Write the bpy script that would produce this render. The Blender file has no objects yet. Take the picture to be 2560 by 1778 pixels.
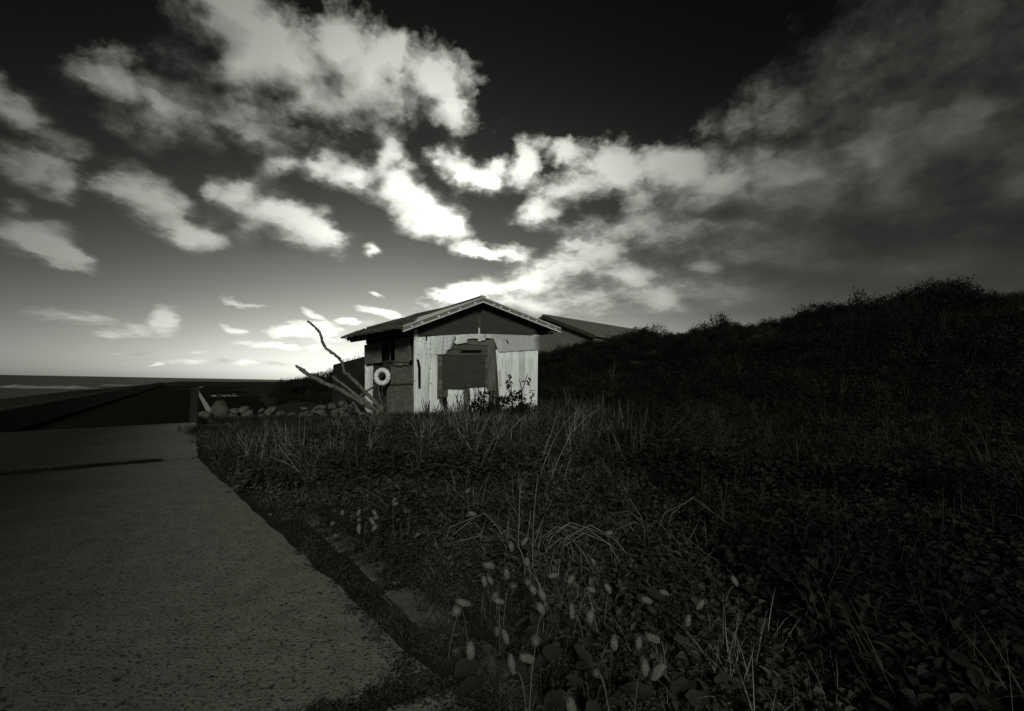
import bpy, bmesh, math, random
import numpy as np
from mathutils import Vector, Matrix, Euler

random.seed(7); rng = np.random.default_rng(7)
R = math.radians
sc = bpy.context.scene
col = sc.collection

# ------------------------------------------------------------------ camera
F_PX, CW, CH = 1234.0, 2560.0, 1778.0            # wide pinhole: focal length in photo pixels
CAM = Vector((0.0, 0.0, 1.15))
PITCH, ROLL = R(3.28), R(1.016)
CROT = Matrix.Rotation(R(90) + PITCH, 3, 'X') @ Matrix.Rotation(ROLL, 3, 'Z')
cd = bpy.data.cameras.new('camera'); cam = bpy.data.objects.new('camera', cd); col.objects.link(cam)
cam.matrix_world = Matrix.Translation(CAM) @ CROT.to_4x4()
cd.sensor_width = 36.0; cd.lens = 36.0 * F_PX / CW
cd.clip_start = 0.05; cd.clip_end = 60000.0
sc.camera = cam

# ------------------------------------------------------------------ colour management
sc.view_settings.view_transform = 'Standard'
sc.view_settings.look = 'None'
sc.view_settings.gamma = 1.0
sc.view_settings.use_curve_mapping = False
sc.view_settings.exposure = 0.0
sc.render.engine = 'CYCLES'
sc.cycles.max_bounces = 3; sc.cycles.diffuse_bounces = 2; sc.cycles.glossy_bounces = 1
sc.cycles.transparent_max_bounces = 6
sc.cycles.use_denoising = True

TINT = (0.965, 1.0, 0.89)                        # toned black-and-white print
SUN_EL = R(25.0)
SUN_H = Vector((0.08, -0.98)).normalized()         # horizontal direction towards the sun (behind the camera)
SUN_TO = Vector((SUN_H.x * math.cos(SUN_EL), SUN_H.y * math.cos(SUN_EL), math.sin(SUN_EL)))

# ------------------------------------------------------------------ pixel helpers (a pixel gives a direction only)
def ray(px, py):
    v = Vector(((px - CW / 2) / F_PX, (CH / 2 - py) / F_PX, -1.0))
    return (CROT @ v).normalized()
def at_y(px, py, y):
    d = ray(px, py); return CAM + d * (y / d.y)
def at_z(px, py, z=0.0):
    d = ray(px, py); return CAM + d * ((z - CAM.z) / d.z)
def azel(px, py):
    d = ray(px, py); return math.atan2(d.x, d.y), math.asin(d.z)

# ------------------------------------------------------------------ world: toned sky with cumulus
W = bpy.data.worlds.new('World'); sc.world = W; W.use_nodes = True
wt = W.node_tree; wt.nodes.clear()
W.cycles.sampling_method = 'NONE'

class NT:
    def __init__(s, tree): s.t = tree
    def n(s, typ, **kw):
        nd = s.t.nodes.new(typ)
        for k, v in kw.items(): setattr(nd, k, v)
        return nd
    def put(s, sock, v):
        if isinstance(v, bpy.types.NodeSocket): s.t.links.new(v, sock)
        elif v is not None: sock.default_value = v
    def m(s, op, a, b=None, c=None, clamp=False):
        nd = s.n('ShaderNodeMath', operation=op, use_clamp=clamp)
        s.put(nd.inputs[0], a); s.put(nd.inputs[1], b)
        if c is not None: s.put(nd.inputs[2], c)
        return nd.outputs[0]
    def vm(s, op, a, b=None, c=None, scale=None):
        nd = s.n('ShaderNodeVectorMath', operation=op)
        s.put(nd.inputs[0], a); s.put(nd.inputs[1], b)
        if c is not None: s.put(nd.inputs[2], c)
        if scale is not None: s.put(nd.inputs['Scale'], scale)
        return nd.outputs['Value'] if op in ('LENGTH', 'DOT_PRODUCT') else nd.outputs['Vector']
    def xyz(s, x=0., y=0., z=0.):
        nd = s.n('ShaderNodeCombineXYZ')
        for i, v in enumerate((x, y, z)): s.put(nd.inputs[i], v)
        return nd.outputs[0]
    def noise(s, vec, scale, detail=4., rough=.55, col=False, dist=0., lac=2.0):
        nd = s.n('ShaderNodeTexNoise')
        s.put(nd.inputs['Vector'], vec); s.put(nd.inputs['Scale'], scale)
        s.put(nd.inputs['Detail'], detail); s.put(nd.inputs['Roughness'], rough)
        s.put(nd.inputs['Distortion'], dist); s.put(nd.inputs['Lacunarity'], lac)
        return nd.outputs['Color' if col else 'Fac']
    def step(s, x, lo, hi, a=0., b=1., kind='SMOOTHSTEP'):
        nd = s.n('ShaderNodeMapRange', interpolation_type=kind)
        s.put(nd.inputs['Value'], x)
        for k, v in zip(('From Min', 'From Max', 'To Min', 'To Max'), (lo, hi, a, b)): s.put(nd.inputs[k], v)
        return nd.outputs['Result']
    def mix(s, f, a, b):
        nd = s.n('ShaderNodeMix', data_type='FLOAT')
        s.put(nd.inputs[0], f); s.put(nd.inputs[2], a); s.put(nd.inputs[3], b)
        return nd.outputs[0]

# cloud puffs: centre x, y, radii, tilt (degrees clockwise), thinness; read off the photograph at 2298 px wide
PUFFS = [
 # large cumulus, upper left
 (505, 40, 120, 90, 20, 0), (545, 130, 140, 110, 0, 0), (640, 150, 140, 100, 0, 0), (690, 200, 150, 90, 0, 0), (1000, 240, 70, 60, 0, .05), (760, 110, 90, 95, 0, 0), (850, 185, 130, 100, 0, 0),
 (893, 112, 36, 42, 0, 0), (975, 205, 85, 95, 30, 0), (800, 235, 250, 90, 8, .1), (560, 250, 200, 95, 12, .3), (690, 300, 220, 60, 5, .5), (975, 265, 90, 48, 0, .25),
 # its thin wing
 (245, 185, 120, 66, 24, .5), (350, 245, 150, 76, 38, .42), (455, 290, 130, 64, 22, .45), (250, 270, 110, 46, 28, .66), (320, 320, 70, 36, 30, .6),
 # left edge
 (75, 270, 90, 62, 40, .5), (20, 225, 70, 50, 40, .55), (150, 330, 90, 44, 35, .6), (60, 385, 115, 62, 10, .3), (130, 420, 85, 44, 15, .42), (15, 460, 45, 38, 0, .3),
 (70, 530, 110, 48, 25, .12), (140, 570, 95, 28, 24, .25),
 # mid left
 (295, 425, 90, 58, 15, .32), (360, 465, 85, 72, 40, .35), (445, 530, 95, 40, 15, .12), (478, 420, 26, 34, -30, .4),
 (545, 440, 74, 56, 20, 0), (625, 485, 130, 74, 18, .08), (715, 520, 90, 58, 20, .25), (560, 515, 110, 60, 10, .35),
 # bright diagonal cloud
 (630, 370, 80, 44, 0, .2), (720, 370, 95, 52, 10, .05), (865, 345, 46, 60, 10, 0), (800, 395, 110, 60, 20, 0), (885, 435, 120, 78, 42, 0),
 (965, 500, 105, 58, 28, 0), (1025, 505, 42, 46, 0, .2), (843, 566, 20, 24, 40, .12),
 # middle puffs
 (1015, 365, 60, 44, 30, .4), (1085, 405, 80, 48, -8, .32), (1182, 380, 56, 64, -10, .15), (1215, 482, 70, 52, 25, .12), (1175, 470, 30, 30, 0, .3),
 # right bank
 (1380, 390, 115, 72, 5, 0), (1290, 425, 100, 60, -15, .15), (1530, 385, 130, 72, 0, .05), (1640, 400, 130, 66, 0, .08), (1440, 460, 170, 55, 0, .32), (1275, 345, 40, 36, 0, .5),
 (1720, 340, 36, 40, 20, .3), (1790, 410, 150, 75, -10, .1), (1960, 350, 170, 110, -25, .12), (2160, 300, 200, 150, -30, .15), (2170, 120, 220, 130, -35, .4), (2290, 420, 190, 170, 0, .1), (2000, 480, 260, 100, -10, .2),
 (1640, 285, 130, 38, -15, .62), (1850, 300, 120, 60, -20, .45),
 (1560, 500, 150, 38, 0, .4), (1720, 520, 180, 60, 0, .3), (1900, 600, 300, 70, 0, .2), (2200, 570, 260, 110, 0, .1),
 (1560, 450, 260, 70, 0, .25), (1780, 470, 280, 100, 0, .15), (2000, 430, 300, 150, 0, .1), (1960, 190, 360, 190, -30, .55), (2230, 60, 280, 200, -30, .45), (1750, 260, 220, 90, -20, .55), (1480, 515, 280, 56, 0, .18), (1760, 560, 340, 72, 0, .1), (2060, 600, 320, 90, 0, .05), (2080, 330, 420, 210, -15, .28), (1780, 400, 260, 120, 0, .25),
 # low bank over the hut
 (1060, 558, 65, 17, 6, .1), (1150, 565, 60, 28, 10, .25), (1345, 575, 120, 52, 5, 0), (1300, 615, 140, 54, 0, .05), (1430, 610, 110, 46, 0, .05), (1580, 605, 70, 34, 25, .1),
 (1040, 655, 80, 26, -5, .05), (1160, 640, 120, 34, -5, 0), (1290, 670, 160, 44, 0, .02), (1480, 665, 200, 46, 0, .12), (1680, 650, 240, 60, 0, .12), (1900, 680, 240, 60, 0, .1), (1180, 690, 200, 30, 0, .2),
 # small low clouds
 (365, 715, 40, 32, 10, .22), (300, 735, 75, 16, 5, .5), (180, 712, 120, 22, 6, .62), (250, 745, 90, 14, 4, .62), (530, 742, 32, 11, 6, .12), (650, 746, 55, 14, 3, .05), (715, 742, 60, 20, 6, .1),
 (640, 775, 110, 9, 2, .3), (545, 675, 62, 7, 14, .5), (700, 705, 34, 10, 30, .4), (790, 722, 42, 6, 2, .2), (860, 700, 60, 12, 10, .4), (840, 662, 22, 8, 20, .5), (352, 817, 20, 6, -10, .1), (275, 815, 20, 4, 0, .4), (560, 812, 220, 8, 1, .5), (300, 790, 260, 6, 1, .72),
]
S0 = CW / 2298.0
def puff_frame(x, y, rx, ry, ang):
    x *= S0; y *= S0; rx *= S0; ry *= S0
    a = R(ang); c, s_ = math.cos(a), math.sin(a)
    p0 = azel(x, y); p1 = azel(x + 20 * c, y + 20 * s_); p2 = azel(x - 20 * s_, y + 20 * c)
    u = ((p1[0] - p0[0]) / 20, (p1[1] - p0[1]) / 20); v = ((p2[0] - p0[0]) / 20, (p2[1] - p0[1]) / 20)
    return p0, rx * math.hypot(*u), ry * math.hypot(*v), math.atan2(u[1], u[0])

w = NT(wt)
tc = w.n('ShaderNodeTexCoord').outputs['Generated']
dirn = w.vm('NORMALIZE', tc)
sp = w.n('ShaderNodeSeparateXYZ'); wt.links.new(dirn, sp.inputs[0])
az = w.m('ARCTAN2', sp.outputs[0], sp.outputs[1])
el = w.m('ARCSINE', sp.outputs[2])
P = w.xyz(az, el, 0.0)
elc = w.m('MAXIMUM', el, -.04)                    # textures flatten into bands towards the horizon
Q = w.xyz(az, w.m('ADD', w.m('MULTIPLY', elc, .9), w.m('MULTIPLY', w.m('LOGARITHM', w.m('ADD', 1.0, w.m('MULTIPLY', elc, 20.0)), math.e), .28)), 0.0)
# clear sky: red-filter response of a clear sky, bright haze at the horizon and nearly black overhead
nis = w.n('ShaderNodeTexSky', sky_type='NISHITA', sun_disc=False)
nis.sun_elevation = SUN_EL; nis.sun_rotation = math.atan2(SUN_H.x, SUN_H.y)
nis.air_density = 1.0; nis.dust_density = 1.0; nis.altitude = 5.0
nsp = w.n('ShaderNodeSeparateColor'); wt.links.new(nis.outputs[0], nsp.inputs[0])
nred = w.m('MULTIPLY', nsp.outputs[0], 0.10)                      # Nishita at strength 0.1, red filter
elp = w.m('MAXIMUM', el, 0.0)
vfall = w.m('EXPONENT', w.m('MULTIPLY', elp, -1 / .17))
h0 = azel(960 * S0, 800 * S0)[0]
hx = w.m('SUBTRACT', az, h0)
hfall = w.m('ADD', .12, w.m('MULTIPLY', .88, w.m('EXPONENT', w.m('MULTIPLY', w.m('MULTIPLY', hx, hx), -1 / .46 ** 2))))
base = w.m('MULTIPLY', nred, w.m('ADD', .02, w.m('MULTIPLY', w.m('MULTIPLY', vfall, hfall), 2.45)))
# cloud brightness falls off away from the luminous part of the sky above the sea
c0 = azel(1020 * S0, 525 * S0)
dx = w.m('SUBTRACT', az, c0[0]); dy = w.m('SUBTRACT', el, c0[1])
rho = w.m('ADD', w.m('MULTIPLY', w.m('MULTIPLY', dx, dx), 1 / .31 ** 2), w.m('MULTIPLY', w.m('MULTIPLY', dy, dy), 1 / .27 ** 2))
env = w.m('POWER', w.m('DIVIDE', 1.0, w.m('ADD', 1.0, rho)), 1.15)
dark = w.m('MULTIPLY', w.step(az, .10, .62), w.step(el, .42, .16))   # heavy dark bank low on the inland side
env = w.m('MULTIPLY', env, w.m('SUBTRACT', 1.0, w.m('MULTIPLY', dark, .82)))
# billowing edges: warp the positions, finer towards the horizon
wamp = w.step(el, 0.0, 0.45, 0.32, 1.0, 'LINEAR')
warp1 = w.vm('SUBTRACT', w.noise(Q, 8.0, 2.0, .6, col=True), (.5, .5, .5))
warp2 = w.vm('SUBTRACT', w.noise(w.vm('ADD', Q, (3.1, 1.7, .4)), 34.0, 2.0, .6, col=True), (.5, .5, .5))
WP = w.vm('MULTIPLY_ADD', w.vm('SCALE', warp1, scale=wamp), (.11, .075, 0), P)
WP = w.vm('MULTIPLY_ADD', w.vm('SCALE', warp2, scale=wamp), (.032, .026, 0), WP)
WP = w.vm('MULTIPLY', WP, (1, 1, 0))
fb = w.noise(Q, 11.0, 6.0, .58)
fine = w.noise(Q, 50.0, 4.0, .62)
vo = w.n('ShaderNodeTexVoronoi', voronoi_dimensions='2D', feature='F1')                # rounded cauliflower bulges
w.put(vo.inputs['Vector'], w.vm('MULTIPLY_ADD', warp2, (.05, .05, 0), Q)); vo.inputs['Scale'].default_value = 15.0
vo.inputs['Detail'].default_value = 2.0; vo.inputs['Roughness'].default_value = .55; vo.inputs['Lacunarity'].default_value = 2.3
bulge = w.m('SUBTRACT', .45, vo.outputs['Distance'])
fsum = w.m('ADD', w.m('MULTIPLY', w.m('SUBTRACT', fb, .5), .85), w.m('MULTIPLY', w.m('SUBTRACT', fine, .5), w.step(el, .02, .30, .75, .24, 'LINEAR')))
fsum = w.m('ADD', fsum, w.m('MULTIPLY', bulge, .26))
fsum = w.m('MULTIPLY', fsum, w.m('MINIMUM', w.step(az, .22, .60, 1.0, .60), w.step(az, -.62, -.35, .80, 1.0)))      # the bank inland is smooth stratus

def background(lum):
    tint = w.n('ShaderNodeVectorMath', operation='SCALE'); tint.inputs[0].default_value = TINT
    w.put(tint.inputs['Scale'], lum)
    bg = w.n('ShaderNodeBackground'); wt.links.new(tint.outputs[0], bg.inputs['Color'])
    return bg.outputs[0]
def puff_group(frames):
    """a node group: distance to the nearest puff, smoothly joined (0 at a centre, 1 at an outline)"""
    grp = bpy.data.node_groups.new('cloud_puffs', 'ShaderNodeTree')
    grp.interface.new_socket('P', in_out='INPUT', socket_type='NodeSocketVector')
    grp.interface.new_socket('D', in_out='OUTPUT', socket_type='NodeSocketFloat')
    q = NT(grp); vec = q.n('NodeGroupInput').outputs[0]; go = q.n('NodeGroupOutput')
    dmin = None
    for i, (p0, ra, rb, th, thin) in enumerate(frames):
        if i and i % 8 == 0:                      # chains the batches so that few values are alive at once
            vec = q.vm('MULTIPLY_ADD', q.xyz(dmin, dmin, 0.0), (1e-7, 1e-7, 0), vec)
        mp = q.n('ShaderNodeMapping', vector_type='TEXTURE')
        grp.links.new(vec, mp.inputs['Vector'])
        mp.inputs['Location'].default_value = (p0[0], p0[1], -thin)
        mp.inputs['Rotation'].default_value = (0, 0, th)
        mp.inputs['Scale'].default_value = (ra * 1.28, rb * 1.28, 1)
        d = q.vm('LENGTH', mp.outputs[0])
        dmin = d if dmin is None else q.m('SMOOTH_MIN', dmin, d, 0.32)
    grp.links.new(dmin, go.inputs[0])
    return grp
def puff_field(vec, grp):
    nd = w.n('ShaderNodeGroup', node_tree=grp); w.put(nd.inputs[0], vec); return nd.outputs[0]
def compose(D, D2):
    f = w.m('ADD', w.m('SUBTRACT', 1.0, D), fsum)
    # lit from above: where there is little cloud above, the puff is bright; its underside is grey
    lit = w.m('ADD', .50, w.m('MULTIPLY', w.m('SUBTRACT', D2, D), 1.0))
    lit = w.m('ADD', lit, w.m('MULTIPLY', fsum, .62), clamp=True)
    alpha = w.step(f, -0.08, w.m('ADD', w.step(lit, .25, .80, 1.0, .55, 'LINEAR'), w.step(az, .22, .60, 0.0, .40)))          # crisp sunny tops, ragged soft bases
    cl = w.m('MULTIPLY', w.step(lit, 0.05, 1.0, .06, 1.6, 'LINEAR'), env)
    cl = w.m('ADD', cl, w.m('MULTIPLY', base, w.step(lit, 0.0, 1.0, .45, 1.05, 'LINEAR')))      # light scattered in from the sky around
    return background(w.mix(w.m('MULTIPLY', alpha, .98), base, cl))
FRAMES = []
for (x, y, rx, ry, ang, thin) in PUFFS:
    FRAMES.append(puff_frame(x, y, rx, ry, ang) + (thin,))
def tile(a0, a1, e0, e1):
    keep = []
    for fr in FRAMES:
        (pa, pe), ra, rb, th, thin = fr
        ex = 1.9 * math.hypot(ra * math.cos(th), rb * math.sin(th)) + .06
        ey = 1.9 * math.hypot(ra * math.sin(th), rb * math.cos(th)) + .05
        if pa + ex > a0 and pa - ex < a1 and pe + ey > e0 and pe - ey - .05 < e1: keep.append(fr)
    if not keep: keep = FRAMES[:1]
    keep = puff_group(keep)
    D = puff_field(WP, keep)
    D2 = puff_field(w.vm('MULTIPLY_ADD', w.xyz(D, D, 0.0), (1e-7, 1e-7, 0), w.vm('ADD', WP, (0.02, 0.055, 0))), keep)
    return compose(D, D2)
def split(var, thr, lo, hi):
    nd = w.n('ShaderNodeMixShader'); w.put(nd.inputs[0], w.m('GREATER_THAN', var, thr))
    wt.links.new(lo, nd.inputs[1]); wt.links.new(hi, nd.inputs[2]); return nd.outputs[0]
EH = 0.30
cuts = [-1.35, -.52, -.30, -.08, .16, .45, 1.35]
cols = []
for a0, a1 in zip(cuts[:-1], cuts[1:]):
    cols.append(split(el, EH, tile(a0, a1, -.1, EH), tile(a0, a1, EH, 1.3)))
def tree(lo, hi):
    if hi - lo == 1: return cols[lo]
    mid = (lo + hi) // 2
    return split(az, cuts[mid], tree(lo, mid), tree(mid, hi))
inview = tree(0, len(cols))
# the same kind of broken cumulus goes on outside the field of view
gen = w.noise(Q, 3.4, 3.0, .55)
gen2 = w.noise(w.vm('ADD', Q, (.02, .055, 0)), 3.4, 3.0, .55)
outer = compose(w.step(gen, .38, .66, 1.8, .2, 'LINEAR'), w.step(gen2, .38, .66, 1.8, .2, 'LINEAR'))
beyond = w.m('MAXIMUM', w.m('ABSOLUTE', az), w.m('ADD', el, .45))
sky = split(beyond, 1.3, inview, outer)
below = background(.02)
top = split(el, -.03, below, sky)
wo = w.n('ShaderNodeOutputWorld'); wt.links.new(top, wo.inputs['Surface'])

# ------------------------------------------------------------------ sun
sl = bpy.data.lights.new('sun', 'SUN'); sl.energy = 2.7; sl.angle = R(12.0); sl.color = TINT
so = bpy.data.objects.new('sun', sl); col.objects.link(so)
so.rotation_euler = (-SUN_TO).to_track_quat('-Z', 'Y').to_euler(); so.location = (10, -20, 30)

# ------------------------------------------------------------------ materials (grey values: the place is seen through black-and-white film)
def material(name, lo, hi, scale=6.0, rough=.8, bump=0., bscale=None, spec=.3, island=0., stretch=(1, 1, 1), metal=0., spots=None, coord='Object', detail=6.0, extra=None):
    m = bpy.data.materials.new(name); m.use_nodes = True
    t = NT(m.node_tree); bs = m.node_tree.nodes['Principled BSDF']
    c = t.n('ShaderNodeTexCoord').outputs[coord]
    c = t.vm('MULTIPLY', c, stretch)
    v = t.step(t.noise(c, scale, detail, .6), .28, .72, lo, hi, 'LINEAR')
    if island:
        rnd = t.n('ShaderNodeNewGeometry').outputs['Random Per Island']
        oi = t.n('ShaderNodeObjectInfo').outputs['Random']
        k = t.m('ADD', 1 - island, t.m('MULTIPLY', t.m('ADD', rnd, oi), island))
        v = t.m('MULTIPLY', v, k)
    if spots:                                     # (scale, threshold, value): rust, nail holes, pitting
        for ss, th, val, soft in spots:
            sn = t.step(t.noise(c, ss, 3., .6), th, th + soft)
            v = t.mix(sn, v, val)
    if island and island < .9 and coord == 'Object' and name.endswith('_foliage'):   # patches of different species across the field
        loc = t.n('ShaderNodeObjectInfo').outputs['Location']
        v = t.m('MULTIPLY', v, t.step(t.noise(loc, .55, 3., .6), .32, .68, .5, 1.45))
    if extra: v = extra(t, c, v)
    cb = t.n('ShaderNodeCombineColor')
    ton = t.step(v, .02, .35, .80, 1.0, 'LINEAR')                                # the print tones its shadows olive
    t.put(cb.inputs[0], t.m('MULTIPLY', v, .98)); t.put(cb.inputs[1], v); t.put(cb.inputs[2], t.m('MULTIPLY', v, ton))
    m.node_tree.links.new(cb.outputs[0], bs.inputs['Base Color'])
    bs.inputs['Roughness'].default_value = rough
    bs.inputs['Specular IOR Level'].default_value = spec
    bs.inputs['Metallic'].default_value = metal
    if bump:
        bn = t.n('ShaderNodeBump'); bn.inputs['Strength'].default_value = bump; bn.inputs['Distance'].default_value = .02
        t.put(bn.inputs['Height'], t.noise(c, bscale or scale * 4, 5., .65))
        m.node_tree.links.new(bn.outputs[0], bs.inputs['Normal'])
    return m

# worn concrete paving: pitted, and darkened to seaward: pinhole vignette painted into the colour
def paving_vignette(t, c, v):
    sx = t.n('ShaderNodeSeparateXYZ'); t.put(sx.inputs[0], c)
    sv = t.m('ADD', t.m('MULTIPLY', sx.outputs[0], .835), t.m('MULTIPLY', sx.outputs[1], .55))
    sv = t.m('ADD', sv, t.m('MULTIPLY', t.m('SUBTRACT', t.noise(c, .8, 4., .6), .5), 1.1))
    st = t.step(sv, -1.7, .75, .08, 1.0)  # edge falloff of the view, multiplied into the base colour
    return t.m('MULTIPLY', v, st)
M = {}
M['paving'] = material('worn_concrete_paving', .09, .15, 7.0, .95, .5, 60., .1, spots=[(62., .56, .03, .07), (30., .59, .025, .06), (3.1, .62, .07, .2)], extra=paving_vignette)
M['concrete'] = material('old_concrete', .05, .11, 5.0, .95, .4, 40., .1, spots=[(22., .6, .03, .1)])
M['soil'] = material('dark_soil', .012, .025, 3.0, 1.0, .6, 30., .0)
M['asphalt'] = material('dark_asphalt', .007, .012, 2.0, 1.0, .3, 80., .0)
M['seawall'] = material('dark_seawall_concrete', .010, .020, 2.0, .95, .4, 20., .05)
M['beach'] = material('dark_beach', .02, .035, 1.0, 1.0, .3, 10., .0)
M['sea'] = material('sea_water', .006, .014, .05, .45, .35, .4, .12, coord='Object')
M['foam'] = material('sea_foam', .10, .22, 1.5, .9, .3, 4., .1)
M['paint'] = material('white_road_paint', .16, .30, 9.0, .8, .1, 40., .2, spots=[(14., .6, .06, .1)])
M['tin'] = material('white_painted_tin', .36, .62, 2.2, .55, .12, 30., .3, stretch=(7, 7, .5), spots=[(3., .60, .30, .14), (1.2, .60, .30, .2), (.5, .60, .26, .2), (30., .68, .10, .04)])
M['tin_dull'] = material('dull_painted_tin', .30, .44, 2.4, .6, .12, 30., .3, stretch=(7, 7, .5), spots=[(8., .62, .18, .15)])
M['roof_tin'] = material('galvanised_roof_tin', .30, .46, 2.0, .5, .1, 30., .4, spots=[(6., .62, .16, .2)])
M['wood'] = material('weathered_dark_timber', .022, .050, 5.0, .9, .35, 40., .15, stretch=(1, 1, 7))
M['wood_h'] = material('weathered_dark_boards', .030, .080, 5.0, .9, .35, 40., .15, stretch=(.6, 1, 9), spots=[(11., .66, .012, .08)])
M['board_pale'] = material('grey_weathered_board', .05, .12, 6.0, .9, .3, 40., .1, stretch=(3, 3, .8), spots=[(7., .6, .02, .1)])
M['ply'] = material('dark_plywood', .022, .042, 3.5, .85, .25, 30., .15, stretch=(.5, .5, 6))
M['ply2'] = material('grey_plywood', .05, .14, 3.0, .85, .25, 30., .15, stretch=(1, 1, 3))
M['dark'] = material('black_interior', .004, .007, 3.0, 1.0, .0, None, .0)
M['shingle'] = material('mossy_roof_shingle', .028, .07, 9.0, .95, .5, 50., .1, island=.5)
M['verge'] = material('rusty_verge_tin', .09, .16, 6., .6, .1, 30., .3)  # darker tin for the recessed middle bands of the verge
M['glass'] = material('dirty_window_glass', .01, .02, 3.0, .15, .0, None, .5)
M['drift'] = material('bleached_driftwood', .025, .12, 7.0, .85, .8, 60., .15, stretch=(1, 1, .4), spots=[(5., .58, .02, .12)])
M['stone'] = material('field_stone', .022, .065, 4.0, .95, .6, 25., .1, island=.45)
M['ring'] = material('white_canvas', .38, .54, 6.0, .8, .2, 50., .2, spots=[(7., .64, .25, .15)])
M['rope'] = material('dark_rope', .03, .06, 20., .9, .3, 90., .1)
M['house_wall'] = material('grey_render_wall', .085, .11, 1.2, .95, .1, 20., .1)
M['house_roof'] = material('grey_ribbed_roof', .075, .12, 1.5, .8, .1, 20., .2)
M['house_trim'] = material('dark_roof_trim', .02, .03, 2., .8, .0, None, .2)
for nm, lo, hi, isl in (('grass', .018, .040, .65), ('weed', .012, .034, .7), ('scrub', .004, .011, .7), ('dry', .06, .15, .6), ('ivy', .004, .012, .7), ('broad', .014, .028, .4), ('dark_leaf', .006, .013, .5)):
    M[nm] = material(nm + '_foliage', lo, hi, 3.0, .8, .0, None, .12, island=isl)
M['head'] = material('pale_seed_head', .08, .19, 90., .95, .8, 400., .05, island=.15)
M['greenstem'] = material('green_stem', .02, .035, 8., .9, .0, None, .1)
M['stem'] = material('dry_stem', .07, .13, 8., .9, .0, None, .1)

# ------------------------------------------------------------------ mesh helpers
class MB:
    def __init__(s): s.v = []; s.f = []
    def add(s, verts, faces):
        o = len(s.v); s.v += [tuple(p) for p in verts]; s.f += [tuple(i + o for i in fc) for fc in faces]; return s
    def box(s, lo, hi):
        x0, y0, z0 = lo; x1, y1, z1 = hi
        return s.add([(x0, y0, z0), (x1, y0, z0), (x1, y1, z0), (x0, y1, z0), (x0, y0, z1), (x1, y0, z1), (x1, y1, z1), (x0, y1, z1)],
                     [(0, 3, 2, 1), (4, 5, 6, 7), (0, 1, 5, 4), (1, 2, 6, 5), (2, 3, 7, 6), (3, 0, 4, 7)])
    def prism(s, poly, off):                       # polygon (3-D points) extruded by a vector
        n = len(poly); off = Vector(off)
        p = [Vector(q) for q in poly]
        return s.add(p + [q + off for q in p], [tuple(range(n)), tuple(range(2 * n - 1, n - 1, -1))] + [(i, i + n, (i + 1) % n + n, (i + 1) % n) for i in range(n)])
    def beam(s, a, b, wd, ht, up=(0, 0, 1)):
        a, b = Vector(a), Vector(b); d = (b - a).normalized(); u = Vector(up)
        sd = d.cross(u).normalized(); u = sd.cross(d).normalized()
        c = [sd * (i * wd / 2) + u * (j * ht / 2) for i, j in ((-1, -1), (1, -1), (1, 1), (-1, 1))]
        return s.add([a + q for q in c] + [b + q for q in c], [(0, 3, 2, 1), (4, 5, 6, 7), (0, 1, 5, 4), (1, 2, 6, 5), (2, 3, 7, 6), (3, 0, 4, 7)])
    def tube(s, pts, rad, n=8, wob=0.):
        pts = [Vector(p) for p in pts]; k = len(pts)
        rad = rad if isinstance(rad, (list, tuple)) else [rad] * k
        rings = []
        for i, p in enumerate(pts):
            d = (pts[min(i + 1, k - 1)] - pts[max(i - 1, 0)]).normalized()
            a = d.orthogonal().normalized() if i == 0 else (prev - d * prev.dot(d)).normalized()
            prev = a; b = d.cross(a)
            rings.append([p + (a * math.cos(2 * math.pi * j / n) + b * math.sin(2 * math.pi * j / n)) * rad[i] * (1 + wob * (random.random() - .5)) for j in range(n)])
        vs = [q for r_ in rings for q in r_]
        fs = [(i * n + j, i * n + (j + 1) % n, (i + 1) * n + (j + 1) % n, (i + 1) * n + j) for i in range(k - 1) for j in range(n)]
        fs += [tuple(range(n - 1, -1, -1)), tuple(range((k - 1) * n, k * n))]
        return s.add(vs, fs)
    def mesh(s, name, mat, smooth=False):
        me = bpy.data.meshes.new(name); me.from_pydata(s.v, [], s.f); me.update()
        if mat: me.materials.append(mat)
        if smooth: me.polygons.foreach_set('use_smooth', [True] * len(me.polygons))
        return me
    def build(s, name, mat, parent=None, smooth=False, solid=0.):
        o = link(name, s.mesh(name, mat, smooth), parent)
        if solid:
            md = o.modifiers.new('thickness', 'SOLIDIFY'); md.thickness = solid; md.offset = 0
        return o
def link(name, data, parent=None):
    o = bpy.data.objects.new(name, data); col.objects.link(o)
    if parent: o.parent = parent
    return o
def tag(o, label=None, cat=None, group=None, kind=None):
    if label and cat and not kind: kind = 'thing'
    if label: o['label'] = label
    if cat: o['category'] = cat
    if group: o['group'] = group
    if kind: o['kind'] = kind
    return o
def empty(name, loc=(0, 0, 0), rz=0.):
    o = link(name, None); o.location = loc; o.rotation_euler = (0, 0, rz); o.empty_display_size = .1
    return o
def smoothstep(a, b, x):
    t = np.clip((x - a) / (b - a), 0, 1); return t * t * (3 - 2 * t)

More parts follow.
